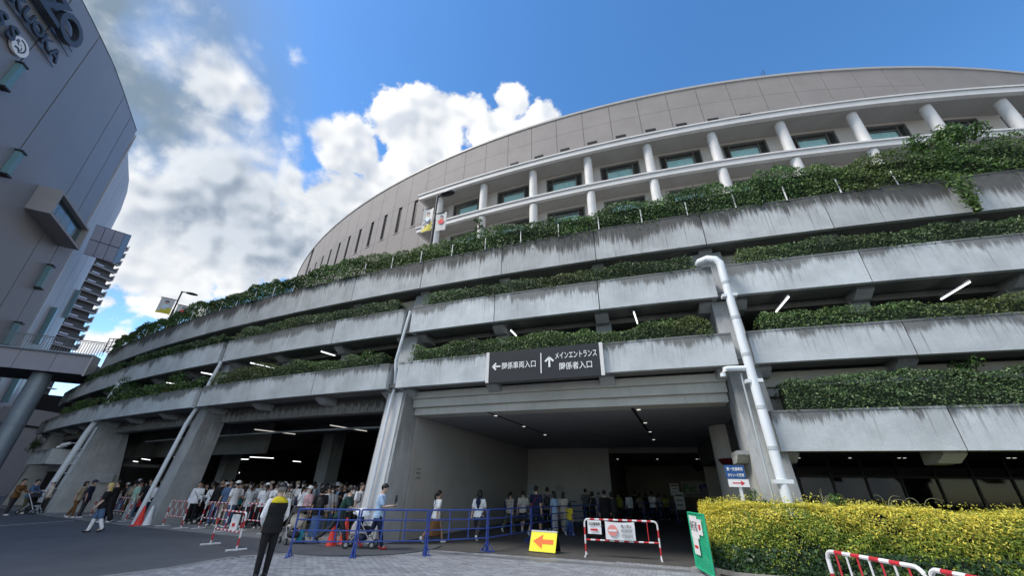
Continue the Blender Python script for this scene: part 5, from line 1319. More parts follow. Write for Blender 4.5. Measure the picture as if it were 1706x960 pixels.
POSES = {
 'stand':      dict(lean=0, legs=((2, 2), (-2, 0)), arms=((4, 8, 8), (0, 8, 10))),
 'stand_phone': dict(lean=3, legs=((3, 4), (-3, 0)), arms=((15, 6, 95), (2, 9, 12)), head=-14),
 'stand_push': dict(lean=5, legs=((6, 4), (-6, 2)), arms=((28, 6, 50), (28, 6, 50))),
 'folded':     dict(lean=1, legs=((2, 0), (-2, 2)), arms=((22, 4, 105), (22, 4, 100)), inward=50),
 'walk_a':     dict(lean=4, legs=((24, 8), (-22, 22)), arms=((-20, 7, 14), (22, 7, 24))),
 'step':       dict(lean=2, legs=((10, 4), (-12, 12)), arms=((-8, 7, 14), (10, 7, 20))),
 'walk_b':     dict(lean=5, legs=((-20, 28), (20, 4)), arms=((18, 7, 26), (-18, 7, 12))),
 'walk_phone': dict(lean=3, legs=((18, 6), (-18, 26)), arms=((20, 5, 78), (6, 8, 14)), head=-22),
 'lean_walk':  dict(lean=20, legs=((26, 10), (-30, 20)), arms=((30, 6, 50), (34, 6, 40)), head=-10),
 'clasp':      dict(lean=1, legs=((2, 0), (-3, 0)), arms=((6, 12, 34), (6, 12, 34)), inward=34, head=-6),
 'behind':     dict(lean=0, legs=((3, 0), (-3, 0)), arms=((-22, 14, 42), (-22, 14, 42)), inward=62),
}
_sk = {}
def skeleton(pose):
    if pose in _sk: return _sk[pose]
    P = POSES[pose]; S = {}
    def sw(a): a = math.radians(a); return Vector((0, math.sin(a), -math.cos(a)))
    S['legs'] = []
    for sx, (hip, knee) in zip((1, -1), P['legs']):
        h = V3(.088 * sx, 0, 0); k = h + sw(hip) * .42; a = k + sw(hip - knee) * .40; S['legs'].append([h, k, a, hip - knee])
    low = min(l[2].z for l in S['legs']); dz = .085 - low
    for l in S['legs']:
        for i in range(3): l[i] = l[i] + V3(0, 0, dz)
    pz = dz; S['pz'] = pz
    ln = math.radians(P['lean']); td = V3(0, math.sin(ln), math.cos(ln)); S['td'] = td
    org = V3(0, 0, pz); S['org'] = org; tp = lambda h, y=0: org + td * h + V3(0, y, 0); S['tp'] = tp
    S['arms'] = []
    inw = P.get('inward', 0)
    for sx, (sh, ab, el) in zip((1, -1), P['arms']):
        s = tp(.445) + V3(.172 * sx, -.005, 0)
        def ad(a, out):
            a = math.radians(a); o = math.radians(out); v = V3(math.sin(o) * sx, math.sin(a) * math.cos(o), -math.cos(a) * math.cos(o)); return v
        e = s + ad(sh, ab) * .28
        w = e + (ad(sh + el, ab - inw) * .24 if pose != 'behind' else V3(-.75 * sx, -.35, -.55).normalized() * .24)
        S['arms'].append([s, e, w])
    hp = math.radians(P.get('head', 0)); nk = tp(.54); S['nk'] = nk
    hd = nk + V3(0, .02 + math.sin(-hp) * .05, .135); S['hd'] = hd; S['hrot'] = Matrix.Rotation(hp, 3, 'X')
    _sk[pose] = S; return S
def torso_rings(S, g=0.0, lo=-.10, hi=.52, fem=False):
    tp = S['tp']; sh = .9 if fem else 1.0
    base = [(-.10, .125, .095), (-.04, .160, .115), (.02, .162 + (.006 if fem else 0), .115), (.10, .148 if not fem else .138, .102), (.19, .142 if not fem else .128, .098), (.28, .158 * sh, .112), (.36, .170 * sh, .115), (.43, .165 * sh, .10), (.48, .125, .085), (.52, .07, .065)]
    return [(tp(h), a + g, d + g) for h, a, d in base if lo - 1e-6 <= h <= hi + 1e-6]
_mc = {}
def cached(key, fn):
    if key not in _mc: _mc[key] = fn()
    return _mc[key]
def body_mesh(pose, fem):
    def mk():
        S = skeleton(pose); v = Vol(); v.rings(torso_rings(S, -.004, fem=fem))
        v.limb([S['tp'](.50), S['nk'], S['hd'] + V3(0, -.02, -.06)], [.058, .05, .05])
        for h, k, a, sa in S['legs']:
            v.limb([h + V3(0, 0, .02), h.lerp(k, .5), k, k.lerp(a, .35), a], [.082, .070, .052, .052, .036])
            v.limb([a, a + V3(0, .09, -.04)], [.036, .03])
        ex = []
        for (s, e, w_), sx in zip(S['arms'], (1, -1)):
            v.limb([s, s.lerp(e, .5), e, e.lerp(w_, .4), w_], [.05, .043, .036, .036, .026])
            d = (w_ - e).normalized(); pm_ = w_ + d * .045
            v.ell(pm_, (.032, .026, .046), 8, d.to_track_quat('Z', 'Y').to_matrix())
            side = d.cross(V3(0, 1, 0)); side = side.normalized() if side.length > .2 else V3(1, 0, 0); curl = side.cross(d) * (1 if sx > 0 else 1)
            for f in range(5):
                b = MB()
                if f < 4:
                    o = w_ + d * .078 + side * (.0235 - .0155 * f); L = (.062, .072, .068, .054)[f]
                    b.tube([o - d * .02, o + d * L * .5 + curl * .004, o + d * L + curl * .018], .0085, 5, 0, .006)
                else:
                    o = w_ + d * .03 + side * .03; b.tube([o, o + d * .03 + side * .018, o + d * .06 + side * .02 + curl * .008], .010, 5, 0, .007)
                ex.append((b.v, b.f, 0))
        R = S['hrot']; h = S['hd']
        v.ell(h, (.074, .092, .108), 14, R); v.ell(h + R @ V3(0, .022, -.062), (.052, .06, .055), 12, R)
        v.ell(h + R @ V3(0, .095, -.018), (.013, .016, .024), 8, R)
        for sx in (1, -1):
            v.ell(h + R @ V3(.076 * sx, -.005, -.012), (.012, .02, .032), 8, R)
            b = Vol(); b.ell(h + R @ V3(.030 * sx, .083, .006), (.013, .010, .008), 8, R); b.ell(h + R @ V3(.030 * sx, .087, .032), (.018, .008, .005), 8, R); ex.append((b.b.v, b.b.f, 1))
        b = Vol(); b.ell(h + R @ V3(0, .083, -.062), (.02, .008, .006), 8, R); ex.append((b.b.v, b.b.f, 1))
        return v.fuse('skin', .015, 3, ex)
    return cached(('body', pose, fem), mk)
def shirt_mesh(pose, fem, kind):
    """tee, long sleeves, sleeveless vest, coat or dress top"""
    def mk():
        S = skeleton(pose); v = Vol(); g = .018 if kind != 'coat' else .032; tp = S['tp']
        rr = torso_rings(S, g, -.06, .48, fem)
        if kind in ('tee', 'long'): rr[0] = (rr[0][0], rr[0][1] + .012, rr[0][2] + .012); rr = [(tp(-.11), rr[0][1] + .004, rr[0][2] + .006)] + rr
        if kind == 'coat': rr = [(tp(-.42) * 1, .20, .16), (tp(-.2), .19, .15)] + rr
        v.rings(rr + [(tp(.505), .085, .072)])
        if kind != 'vest':
            for s, e, w_ in S['arms']:
                if kind == 'tee': v.limb([s + V3(0, 0, .0), s.lerp(e, .4), s.lerp(e, .72)], [.064, .066, .068])
                else: v.limb([s, s.lerp(e, .5), e, e.lerp(w_, .5), e.lerp(w_, .92)], [.064, .060, .052, .047, .042])
        else:
            for s, e, w_ in S['arms']: v.ell(s + V3(0, 0, -.01), (.05, .06, .06), 10)
        return v.fuse('cloth', .016, 3)
    return cached(('shirt', pose, fem, kind), mk)
def bottom_mesh(pose, fem, kind):
    def mk():
        S = skeleton(pose); v = Vol(); tp = S['tp']
        v.rings([(tp(-.12), .14, .115), (tp(-.06), .172, .13), (tp(0), .174, .128), (tp(.07), .160, .114)])
        if kind == 'skirt':
            (h, k, a, _), (h2, k2, a2, _) = S['legs']; mk_ = (k + k2) / 2; ma = (a + a2) / 2; sp = abs(a.y - a2.y) / 2
            v.rings([(ma + V3(0, 0, .10), .19, .15 + sp * .55), (mk_, .175, .14 + sp * .3), (tp(-.1), .178, .135), (tp(.06), .155, .112)])
            return v.fuse('cloth', .017, 2)
        for h, k, a, _ in S['legs']:
            if kind == 'shorts': v.limb([h + V3(0, 0, .02), h.lerp(k, .5), h.lerp(k, .95)], [.095, .092, .092])
            elif kind == 'wide': v.limb([h + V3(0, 0, .02), h.lerp(k, .5), k, k.lerp(a, .5), k.lerp(a, .93)], [.097, .094, .090, .092, .096])
            else: v.limb([h + V3(0, 0, .02), h.lerp(k, .5), k, k.lerp(a, .4), k.lerp(a, 1.0)], [.094, .084, .067, .064, .055])
        return v.fuse('cloth', .016, 3)
    return cached(('bottom', pose, fem, kind), mk)
def shoe_mesh(pose, i):
    def mk():
        S = skeleton(pose); h, k, a, sa = S['legs'][i]; v = Vol()
        rx = Matrix.Rotation(math.radians(min(0, sa) * .9), 3, 'X') if sa < -8 else Matrix.Identity(3)
        o = a + V3(0, 0, -.045)
        v.ell(a + rx @ V3(0, .05, -.052), (.046, .125, .033), 12, rx); v.ell(a + rx @ V3(0, -.02, -.02), (.043, .055, .055), 10, rx); v.ell(a + rx @ V3(0, .10, -.048), (.047, .07, .034), 10, rx)
        return v.fuse('gear', .014, 2)
    return cached(('shoe', pose, i), mk)
def hair_mesh(pose, kind):
    def mk():
        S = skeleton(pose); R = S['hrot']; h = S['hd']; v = Vol()
        v.ell(h + R @ V3(0, -.020, .022), (.087, .098, .110), 14, R); v.ell(h + R @ V3(0, .045, .072), (.066, .045, .04), 12, R)
        if kind == 'long':
            v.ell(h + R @ V3(0, -.055, -.09), (.088, .06, .15), 12, R); v.ell(h + R @ V3(0, -.075, -.2), (.075, .045, .12), 12, R)
        if kind == 'bob':
            for sx in (1, -1): v.ell(h + R @ V3(.062 * sx, -.01, -.04), (.034, .065, .085), 10, R)
            v.ell(h + R @ V3(0, -.06, -.05), (.08, .05, .09), 10, R)
        if kind == 'tail':
            p = h + R @ V3(0, -.11, .03); v.limb([p, p + V3(0, -.05, -.06), p + V3(0, -.05, -.18), p + V3(0, -.03, -.28)], [.035, .036, .032, .015])
        return v.fuse('hair', .014, 2)
    return cached(('hair', pose, kind), mk)
def cap_mesh(pose, kind):
    def mk():
        S = skeleton(pose); R = S['hrot']; h = S['hd']; v = Vol()
        v.ell(h + R @ V3(0, -.012, .058), (.096, .11, .085), 14, R)
        if kind == 'cap': v.ell(h + R @ V3(0, .12, .055), (.07, .075, .012), 12, R)
        else: v.ell(h + R @ V3(0, -.01, .035), (.165, .175, .018), 16, R)
        return v.fuse('gear', .014, 2)
    return cached(('cap', pose, kind), mk)
def mask_mesh(pose):
    def mk():
        S = skeleton(pose); R = S['hrot']; h = S['hd']; v = Vol(); v.ell(h + R @ V3(0, .055, -.052), (.058, .058, .045), 12, R); return v.fuse('cloth', .014, 2)
    return cached(('mask', pose), mk)
def pack_mesh(pose, kind):
    def mk():
        S = skeleton(pose); tp = S['tp']; v = Vol()
        if kind == 'backpack':
            v.ell(tp(.24, -.185), (.14, .085, .2), 14); v.ell(tp(.14, -.22), (.11, .06, .10), 12)
            for sx in (1, -1): v.limb([tp(.42, -.12) + V3(.1 * sx, 0, 0), tp(.485, 0) + V3(.11 * sx, 0, 0.01), tp(.38, .125) + V3(.1 * sx, 0, 0), tp(.2, .13) + V3(.12 * sx, 0, 0), tp(.12, 0) + V3(.165 * sx, 0, 0)], [.02] * 5)
        elif kind == 'tote':
            s, e, w_ = S['arms'][0]; v.ell(w_ + V3(.03, 0, -.22), (.05, .14, .15), 12); v.limb([w_ + V3(.02, .08, -.1), w_ + V3(0, 0, .02), w_ + V3(.02, -.08, -.1)], [.012] * 3)
        else:   # crossbody strap with a small bag
            v.limb([tp(.49, .02) + V3(.11, 0, 0), tp(.38, .135) + V3(.06, 0, 0), tp(.2, .135) + V3(-.06, 0, 0), tp(.05, .12) + V3(-.14, 0, 0)], [.014] * 4)
            v.limb([tp(.49, -.02) + V3(.11, 0, 0), tp(.38, -.13) + V3(.06, 0, 0), tp(.2, -.13) + V3(-.06, 0, 0), tp(.05, -.1) + V3(-.14, 0, 0)], [.014] * 4)
            v.ell(tp(.0) + V3(-.19, .03, 0), (.05, .11, .09), 10)
        return v.fuse('gear', .016, 2)
    return cached(('pack', pose, kind), mk)
COLS = {'white': (.82, .83, .85), 'cream': (.68, .62, .52), 'pale blue': (.42, .58, .78), 'light grey': (.48, .50, .52), 'grey': (.16, .165, .17), 'charcoal': (.045, .045, .05), 'black': (.014, .014, .016), 'navy': (.018, .024, .06),
        'denim': (.09, .15, .27), 'olive': (.095, .10, .06), 'brown': (.17, .085, .035), 'dark green': (.025, .065, .055), 'pink': (.55, .33, .36), 'beige': (.35, .29, .21), 'yellow green': (.36, .40, .06), 'yellow': (.65, .52, .03), 'red': (.42, .03, .035), 'teal': (.03, .25, .3), 'lilac': (.33, .30, .42), 'maroon': (.10, .02, .03), 'mint': (.35, .55, .45)}
HAIRC = {'black': (.012, .010, .009), 'brown': (.045, .026, .016), 'blonde': (.55, .40, .14), 'grey': (.20, .19, .18)}
SKINS = [(.50, .32, .23), (.56, .37, .27), (.44, .27, .19), (.60, .41, .31)]
rpz = random.Random(21)
PEOPLE = []
def person(pos, face, pose, top, bottom, label, fem=False, h=None, tk='tee', bk='trousers', hair='short', hc='black', cap=None, capk='cap', bag=None, bagc='black', mask=False, shoes='white', group=None, collar=None, over=None, skin=None):
    """face: heading in degrees, 0 = away from the camera, 90 = to the left, -90 = to the right, 180 = towards the camera"""
    e = empty('person', (pos[0], pos[1], pos[2] if len(pos) > 2 else 0.0), label, 'person', group, math.radians(face))
    hh = h or (1.60 if fem else 1.70); s = hh / 1.70; e.scale = (s * (.97 if fem else 1.05), s * 1.03, s)
    def put(name, me, col):
        o = bpy.data.objects.new(name, me); COL.objects.link(o); o.parent = e; o.color = (*col, 1); return o
    put('body', body_mesh(pose, fem), skin or rpz.choice(SKINS))
    put({'tee': 'shirt', 'long': 'shirt', 'vest': 'vest', 'coat': 'coat'}[tk], shirt_mesh(pose, fem, tk), COLS[top])
    put('skirt' if bk == 'skirt' else ('shorts' if bk == 'shorts' else 'trousers'), bottom_mesh(pose, fem, bk), COLS[bottom])
    for i in (0, 1): put('shoe', shoe_mesh(pose, i), COLS[shoes])
    put('hair', hair_mesh(pose, hair if cap is None or hair != 'short' else 'short'), HAIRC[hc])
    if cap: put('hat', cap_mesh(pose, capk), COLS[cap])
    if mask: put('face_mask', mask_mesh(pose), COLS['white'])
    if bag: put('bag' if bag != 'backpack' else 'backpack', pack_mesh(pose, bag), COLS[bagc])
    if over: put('shorts', bottom_mesh(pose, fem, 'shorts'), COLS[over])
    PEOPLE.append((pos[0], pos[1])); return e
gz = lambda u, v, z=0.0: (atz(u, v, z).x, atz(u, v, z).y, z)
# the steward in a dark vest with a yellow collar
st_ = person((-4.66, 9.05, 0.02), 42, 'clasp', 'white', 'black', 'steward in dark vest with yellow collar and cap standing with back turned', h=1.66, tk='long', bk='trousers', hc='grey', cap='black', shoes='black')
def mk_():
    S = skeleton('clasp'); v = Vol(); v.rings([(S['tp'](-.13), .195, .16)] + torso_rings(S, .034, -.06, .48) + [(S['tp'](.51), .09, .078)]); return v.fuse('cloth', .016, 3)
st_.scale = (.95, 1.0, .955)
o = bpy.data.objects.new('vest', mk_()); COL.objects.link(o); o.parent = st_; o.color = (*COLS['black'], 1)
def mk_():
    S = skeleton('clasp'); v = Vol(); v.rings([(S['tp'](.42), .200, .150), (S['tp'](.45), .190, .140), (S['tp'](.478), .165, .122), (S['tp'](.505), .115, .10), (S['tp'](.54), .068, .068)]); return v.fuse('cloth', .016, 2)
o = bpy.data.objects.new('collar', mk_()); COL.objects.link(o); o.parent = st_; o.color = (.62, .50, .02, 1); o['label'] = 'yellow collar'
# walkers outside and in the entrance
pw = person(gz(622, 916, .036), -82, 'walk_phone', 'pale blue', 'navy', 'man in pale blue tee walking right and holding a black hand fan', h=1.70, hair='short', mask=False, shoes='red')
def fan(pos, lab):
    e = empty('hand_fan', tuple(pos), lab, 'fan'); b = MB(); b.tube([pos, pos + V3(.02, 0, .14)], .014, 8); b.build('handle', 'metal_black', e); c = pos + V3(.03, 0, .23)
    b = MB(); b.tube([c + V3(-.03, -.01, 0), c + V3(.03, .01, 0)], .09, 14); b.build('cage', 'metal_black', e, smooth=True)
hand = Vector(pw.location) + V3(.40, .10, 1.05); fan(hand, 'black hand fan held up by the man in pale blue')
person(gz(556, 912, .036), -80, 'lean_walk', 'dark green', 'charcoal', 'man in dark green tee leaning forward and walking with a plastic bag', h=1.68, mask=True, shoes='black')
person(gz(722, 906, .0), -48, 'walk_a', 'white', 'brown', 'woman in white tee and long brown skirt with a black ponytail', fem=True, h=1.60, bk='skirt', hair='tail', bag='cross', shoes='white')
nv = person(gz(795, 903, .0), -12, 'walk_b', 'white', 'charcoal', 'person in white tee with a navy hood hanging down the back', h=1.62, hair='bob', bk='wide', shoes='white')
def mk_():
    S = skeleton('walk_b'); v = Vol(); tp = S['tp']; v.ell(tp(.40, -.135), (.10, .05, .14), 12); v.ell(tp(.27, -.13), (.06, .035, .10), 10); v.rings([(tp(.46), .13, .10), (tp(.51), .10, .085), (tp(.55), .07, .07)]); return v.fuse('cloth', .016, 2)
o = bpy.data.objects.new('hood', mk_()); COL.objects.link(o); o.parent = nv; o.color = (*COLS['navy'], 1)
sw_ = person(gz(848, 888), -30, 'walk_a', 'cream', 'olive', 'woman in striped cream top and olive trousers beside the blue railing', fem=True, bk='wide', hair='tail', tk='long', h=1.60)
_m = shirt_mesh('walk_a', True, 'long').copy(); _m.materials[0] = MATS['striped_cloth']; [setattr(c, 'data', _m) for c in sw_.children if c.name.startswith('shirt')]
person(gz(871, 888), -15, 'walk_b', 'cream', 'charcoal', 'person in cream vest top and dark shorts with a shoulder strap', bk='shorts', bag='cross', h=1.64)
person(gz(893, 895), -25, 'walk_a', 'navy', 'navy', 'man in navy tee and shorts with a red bag strap', bk='shorts', bag='cross', bagc='red', h=1.84)
person(gz(913, 886), -10, 'stand', 'grey', 'black', 'man in grey tee with a black backpack below the notice board', bag='backpack', h=1.76)
person(gz(925, 892), 40, 'stand', 'pale blue', 'light grey', 'woman in pale blue blouse turning her head beside the child', fem=True, hair='long', h=1.60, bk='wide')
person(gz(940, 888), -20, 'walk_b', 'cream', 'cream', 'woman in cream top with long dark hair behind the child', fem=True, hair='long', h=1.62, bk='wide')
person(gz(950, 893), -30, 'walk_a', 'yellow', 'denim', 'small child in yellow top and jeans at the railing end', fem=True, h=1.22, hair='bob')
person(gz(990, 884), -60, 'stand', 'black', 'black', 'visitor in black with a pale sash strap, behind the no-entry barrier', fem=True, hair='bob', bag='cross', bagc='cream', h=1.62)
person(gz(1001, 878), -10, 'stand', 'lilac', 'black', 'visitor in lilac hooded top half hidden by the suited visitor', fem=True, cap='lilac', capk='cap', h=1.64, tk='long')
person(gz(1012, 893), 8, 'stand', 'black', 'black', 'visitor in black suit standing with back turned in the hall', tk='coat', h=1.68, shoes='black')
person(gz(1025, 886), 12, 'walk_b', 'charcoal', 'black', 'visitor in charcoal jacket right behind the suited visitor', tk='long', h=1.66, shoes='black', hair='bob')
hall = [(1035, 870, 'yellow green', 'charcoal', 'tee', False, 'staff member in yellow green tee near the lobby desk'), (1052, 872, 'white', 'charcoal', 'long', True, 'woman in white cardigan with a crossbody strap, back turned'), (1070, 869, 'beige', 'charcoal', 'tee', True, 'woman in beige top beside the white cardigan'),
        (1091, 871, 'white', 'navy', 'tee', False, 'tall man in white shirt in the lobby queue'), (1103, 868, 'light grey', 'charcoal', 'tee', True, 'woman in light grey top at the lobby queue end'), (1113, 868, 'yellow green', 'black', 'tee', True, 'staff member in yellow green tee beside the standing signs'),
        (1044, 864, 'black', 'black', 'tee', False, 'man in black deep in the lobby queue'), (1062, 863, 'charcoal', 'black', 'long', False, 'man in charcoal shirt deep in the lobby'), (1081, 863, 'navy', 'charcoal', 'tee', True, 'woman in navy deep in the lobby queue'), (978, 872, 'grey', 'black', 'tee', False, 'man in grey tee at the hall opening'), (1008, 866, 'maroon', 'black', 'tee', True, 'woman in maroon top at the back of the hall')]
for i, (u, v, t_, b_, k_, f_, l_) in enumerate(hall):
    person(gz(u, v), rpz.uniform(-40, 40), rpz.choice(['stand', 'stand_phone', 'walk_a']), t_, b_, l_, fem=f_, tk=k_, hair='long' if f_ and i % 2 else ('bob' if f_ else 'short'), bag='cross' if i == 1 else None, h=(1.60 if f_ else 1.72) + rpz.uniform(-.03, .05))
# left end
person(gz(152, 888), 130, 'step', 'black', 'white', 'blonde woman in black top, blue denim shorts and white leggings striding left', fem=True, hair='long', hc='blonde', h=1.58, over='denim', shoes='black', cap=None)
person(gz(171, 872), 110, 'step', 'black', 'black', 'person in loose black clothes walking beside the blonde woman', tk='coat', bk='wide', h=1.70, shoes='white')
person(gz(130, 864), -70, 'stand', 'navy', 'charcoal', 'person in navy tee and cap beside the far left column', cap='navy', h=1.68)
person(gz(116, 864), -80, 'step', 'beige', 'brown', 'person in beige top stepping past the far left column', h=1.62, hair='bob')
person(gz(8, 860), -85, 'stand_push', 'brown', 'charcoal', 'person in dark brown jacket leaning at the left picture edge', tk='long', h=1.68)
person(gz(33, 857), -75, 'stand_push', 'denim', 'olive', 'person in denim jacket pushing the dark stroller', tk='long', h=1.66)
person(gz(66, 856), 150, 'stand_phone', 'cream', 'charcoal', 'person in cream blouse and cap left of the fat drainpipe', fem=True, tk='long', cap='white', h=1.62)
person(gz(88, 855), 160, 'stand', 'maroon', 'black', 'person in maroon standing just left of the fat drainpipe', h=1.70)
# front rows of the queue, measured one by one (pixel of the feet, look)
PF = .03
front = [(312, 868, 150, 'stand', 'white', 'black', False, {}, 'person in white tee at the second column edge'), (326, 872, 165, 'folded', 'black', 'black', True, {}, 'person in black tee with folded arms beside the second column'),
 (337, 866, 120, 'stand', 'grey', 'black', False, {'cap': 'charcoal'}, 'person in grey tee and dark cap beside the second column'), (352, 868, -120, 'stand', 'yellow green', 'beige', False, {}, 'person in yellow green tee in the queue'), (364, 868, 150, 'stand', 'pink', 'beige', True, {'hair': 'long'}, 'woman in dusty pink top next to the yellow green tee'),
 (381, 874, -60, 'stand_push', 'white', 'charcoal', False, {}, 'tall man in white tee pushing a stroller behind the barrier'), (400, 870, 170, 'stand', 'white', 'beige', False, {'bag': 'backpack', 'bagc': 'beige'}, 'man in white tee with beige backpack in the queue'), (413, 873, 100, 'stand_phone', 'denim', 'denim', True, {'hair': 'bob', 'hc': 'brown'}, 'woman in denim shirt with brown bob beside the stroller'),
 (425, 869, 180, 'stand_phone', 'white', 'charcoal', True, {'mask': True}, 'woman in white printed tee facing the camera'), (445, 870, -150, 'stand', 'olive', 'black', True, {'hair': 'bob'}, 'woman in olive top right of the white printed tee'), (470, 876, 130, 'stand', 'charcoal', 'black', False, {'cap': 'black'}, 'man in charcoal shirt and black cap behind the steward'),
 (492, 878, 60, 'stand', 'grey', 'charcoal', False, {'bag': 'backpack', 'bagc': 'black'}, 'man in grey tee beneath the pale dado column'), (508, 876, -40, 'stand', 'white', 'black', False, {'bag': 'backpack', 'bagc': 'charcoal'}, 'man in white tee with dark backpack beside the pale dado column'), (500, 893, 150, 'stand', 'pink', 'beige', True, {'cap': 'white', 'hair': 'long', 'mask': True}, 'woman in pink with pale hat beside the loaded stroller'),
 (519, 906, 20, 'stand', 'black', 'denim', True, {'cap': 'black', 'capk': 'hat', 'bk': 'skirt', 'bag': 'backpack', 'bagc': 'black', 'hair': 'bob'}, 'woman in black hat, backpack and long denim skirt at the railing'), (541, 890, 190, 'stand_phone', 'light grey', 'denim', True, {'bag': 'cross', 'mask': True, 'hair': 'long', 'bk': 'wide'}, 'woman in light grey tee with black crossbody strap behind the railing'),
 (530, 884, 160, 'folded', 'black', 'black', False, {'cap': 'black'}, 'man in black tee and cap behind the light grey tee'), (562, 884, 170, 'folded', 'black', 'charcoal', False, {}, 'man in black tee with folded arms near the white column'), (577, 880, 140, 'stand', 'charcoal', 'black', True, {'hair': 'long'}, 'woman in charcoal near the white column'), (588, 878, 90, 'stand', 'beige', 'black', True, {}, 'person in beige behind the pink top'), (605, 890, 175, 'folded', 'pink', 'grey', True, {'hair': 'long', 'tk': 'tee'}, 'woman in pink patterned top against the white column'),
 (208, 868, -30, 'stand', 'mint', 'light grey', False, {'bk': 'wide'}, 'man in pale mint tee and light trousers behind the left barrier'), (228, 866, 170, 'stand', 'black', 'black', False, {}, 'man in black tee above the red bag behind the cones'), (239, 868, 150, 'stand', 'white', 'navy', True, {'bag': 'cross'}, 'woman in white tee with strap left of the second column'), (249, 866, -140, 'stand', 'light grey', 'charcoal', True, {'mask': True}, 'masked woman in light grey touching the second column')]
for (u, v, fc, ps, t_, b_, f_, kw, l_) in front:
    kw = dict(kw); kw.setdefault('hair', 'long' if f_ and rpz.random() < .6 else ('bob' if f_ else 'short'))
    person(gz(u, v, PF), fc, ps, t_, b_, l_, fem=f_, h=(1.59 if f_ else 1.70) + rpz.uniform(-.03, .06), **kw)
# the crowd behind them, standing in the dim hall
GR = 'queue standing in the garage hall'
seen = {}
TOPS = ['black'] * 7 + ['charcoal'] * 3 + ['navy'] * 3 + ['white'] * 11 + ['light grey'] * 5 + ['grey'] * 3 + ['pale blue'] * 4 + ['cream'] * 2 + ['beige', 'pink', 'olive', 'cream', 'lilac', 'maroon', 'dark green', 'teal', 'denim', 'brown']
BOTS = ['black'] * 5 + ['charcoal'] * 4 + ['navy'] * 2 + ['denim'] * 3 + ['beige', 'olive', 'light grey', 'brown']
def crowd(n, j0, j1, r0, r1, zone, pale=False):
    k = 0; tries = 0
    while k < n and tries < n * 40:
        tries += 1
        p_ = pol(rpz.uniform(r0, r1), TH(rpz.uniform(j0, j1)), PF)
        if any((p_[0] - q[0]) ** 2 + (p_[1] - q[1]) ** 2 < .36 for q in PEOPLE): continue
        t_, b_ = rpz.choice(TOPS if not pale or rpz.random() < .4 else ['white', 'white', 'white', 'pale blue', 'light grey', 'cream', 'pink', 'white']), rpz.choice(BOTS); f_ = rpz.random() < .5
        hr = rpz.choice(['long', 'bob', 'tail']) if f_ else 'short'; cp = rpz.choice([None, None, None, 'black', 'white', 'beige']); bg_ = rpz.choice([None, None, 'backpack', 'cross', 'tote']); mk = rpz.random() < .25
        bits = [f"{'woman' if f_ else 'man'} in {t_} and {b_} trousers"]
        if cp: bits.append(f'{cp} hat')
        if bg_: bits.append({'backpack': 'backpack', 'cross': 'crossbody bag', 'tote': 'tote bag'}[bg_])
        if mk and len(bits) < 3: bits.append('face mask')
        lab = bits[0] + (' with ' + ' and '.join(bits[1:]) if len(bits) > 1 else '') + zone
        if lab in seen: continue
        seen[lab] = 1
        person(p_, rpz.choice([0, 60, 120, 180, 200, 240, -60]) + rpz.uniform(-30, 30), rpz.choice(['stand', 'stand_phone', 'folded', 'stand', 'stand_push']), t_, b_, lab, fem=f_, hair=hr, hc=rpz.choice(['black', 'black', 'brown', 'black']), cap=cp, bag=bg_, bagc=rpz.choice(['black', 'charcoal', 'navy', 'beige', 'white']), mask=mk, h=(1.58 if f_ else 1.70) + rpz.uniform(-.05, .08), group=GR, tk=rpz.choice(['tee', 'tee', 'long']))
        k += 1
crowd(40, -1.85, .8, 142.2, 144.6, ', queue front', True)
crowd(40, -1.85, .8, 139.0, 142.2, ', queue middle')
crowd(30, -1.8, 1.0, 133, 139.3, ', queue rear')
crowd(36, -4.5, -2.15, 139, 144.5, ', left bay')

# ------------------------------------------------------------------ strollers and bags
def stroller(pos, rz, lab, seat='black', canopy='charcoal', frame='steel_wheel', group='strollers'):
    e = empty('stroller', tuple(pos), lab, 'stroller', group, math.radians(rz))
    O = (0, 0, 0)
    def put(b, name, mat, col=None, smooth=True):
        o = b.build(name, mat, e, loc=O, smooth=smooth)
        if col: o.color = (*COLS[col], 1)
    for sx in (-.24, .24):
        b = MB(); b.tube([(sx, .34, .1), (sx, .05, .52), (sx, -.32, 1.0), (sx, -.40, 1.02)], .016, 8); put(b, 'frame', frame)
        b = MB(); b.tube([(sx, -.34, .1), (sx, .0, .48)], .014, 8); put(b, 'rear_strut', frame)
        for y in (.36, -.36):
            b = MB(); b.tube([(sx - .025, y, .1), (sx + .025, y, .1)], .1, 16, 0); put(b, 'wheel', 'metal_black')
            b = MB(); b.tube([(sx - .028, y, .1), (sx + .028, y, .1)], .05, 12, 0); put(b, 'hub', 'steel_wheel')
    b = MB(); b.tube([(-.24, -.40, 1.02), (.24, -.40, 1.02)], .018, 8); put(b, 'handle', 'metal_black')
    v = Vol(); v.ell((0, .08, .48), (.21, .24, .07)); v.ell((0, -.12, .66), (.21, .09, .24)); me = v.fuse('cloth', .02, 2); o = bpy.data.objects.new('seat', me); COL.objects.link(o); o.parent = e; o.color = (*COLS[seat], 1)
    b = MB(); vs = []; n = 10
    for i in range(5):
        a = math.radians(20 + 32 * i)
        for k in range(n + 1):
            q = math.pi * k / n; vs.append((.24 * math.cos(q), -.12 + .30 * math.cos(a) * math.sin(q) * 1.0, .72 + .30 * math.sin(a) * (.55 + .45 * math.sin(q))))
    b.add(vs, [(i * (n + 1) + k, i * (n + 1) + k + 1, (i + 1) * (n + 1) + k + 1, (i + 1) * (n + 1) + k) for i in range(4) for k in range(n)]); put(b, 'canopy', 'cloth', canopy)
    v = Vol(); v.ell((0, -.05, .26), (.19, .24, .1)); me = v.fuse('cloth', .02, 2); o = bpy.data.objects.new('basket', me); COL.objects.link(o); o.parent = e; o.color = (*COLS['charcoal'], 1)
    return e
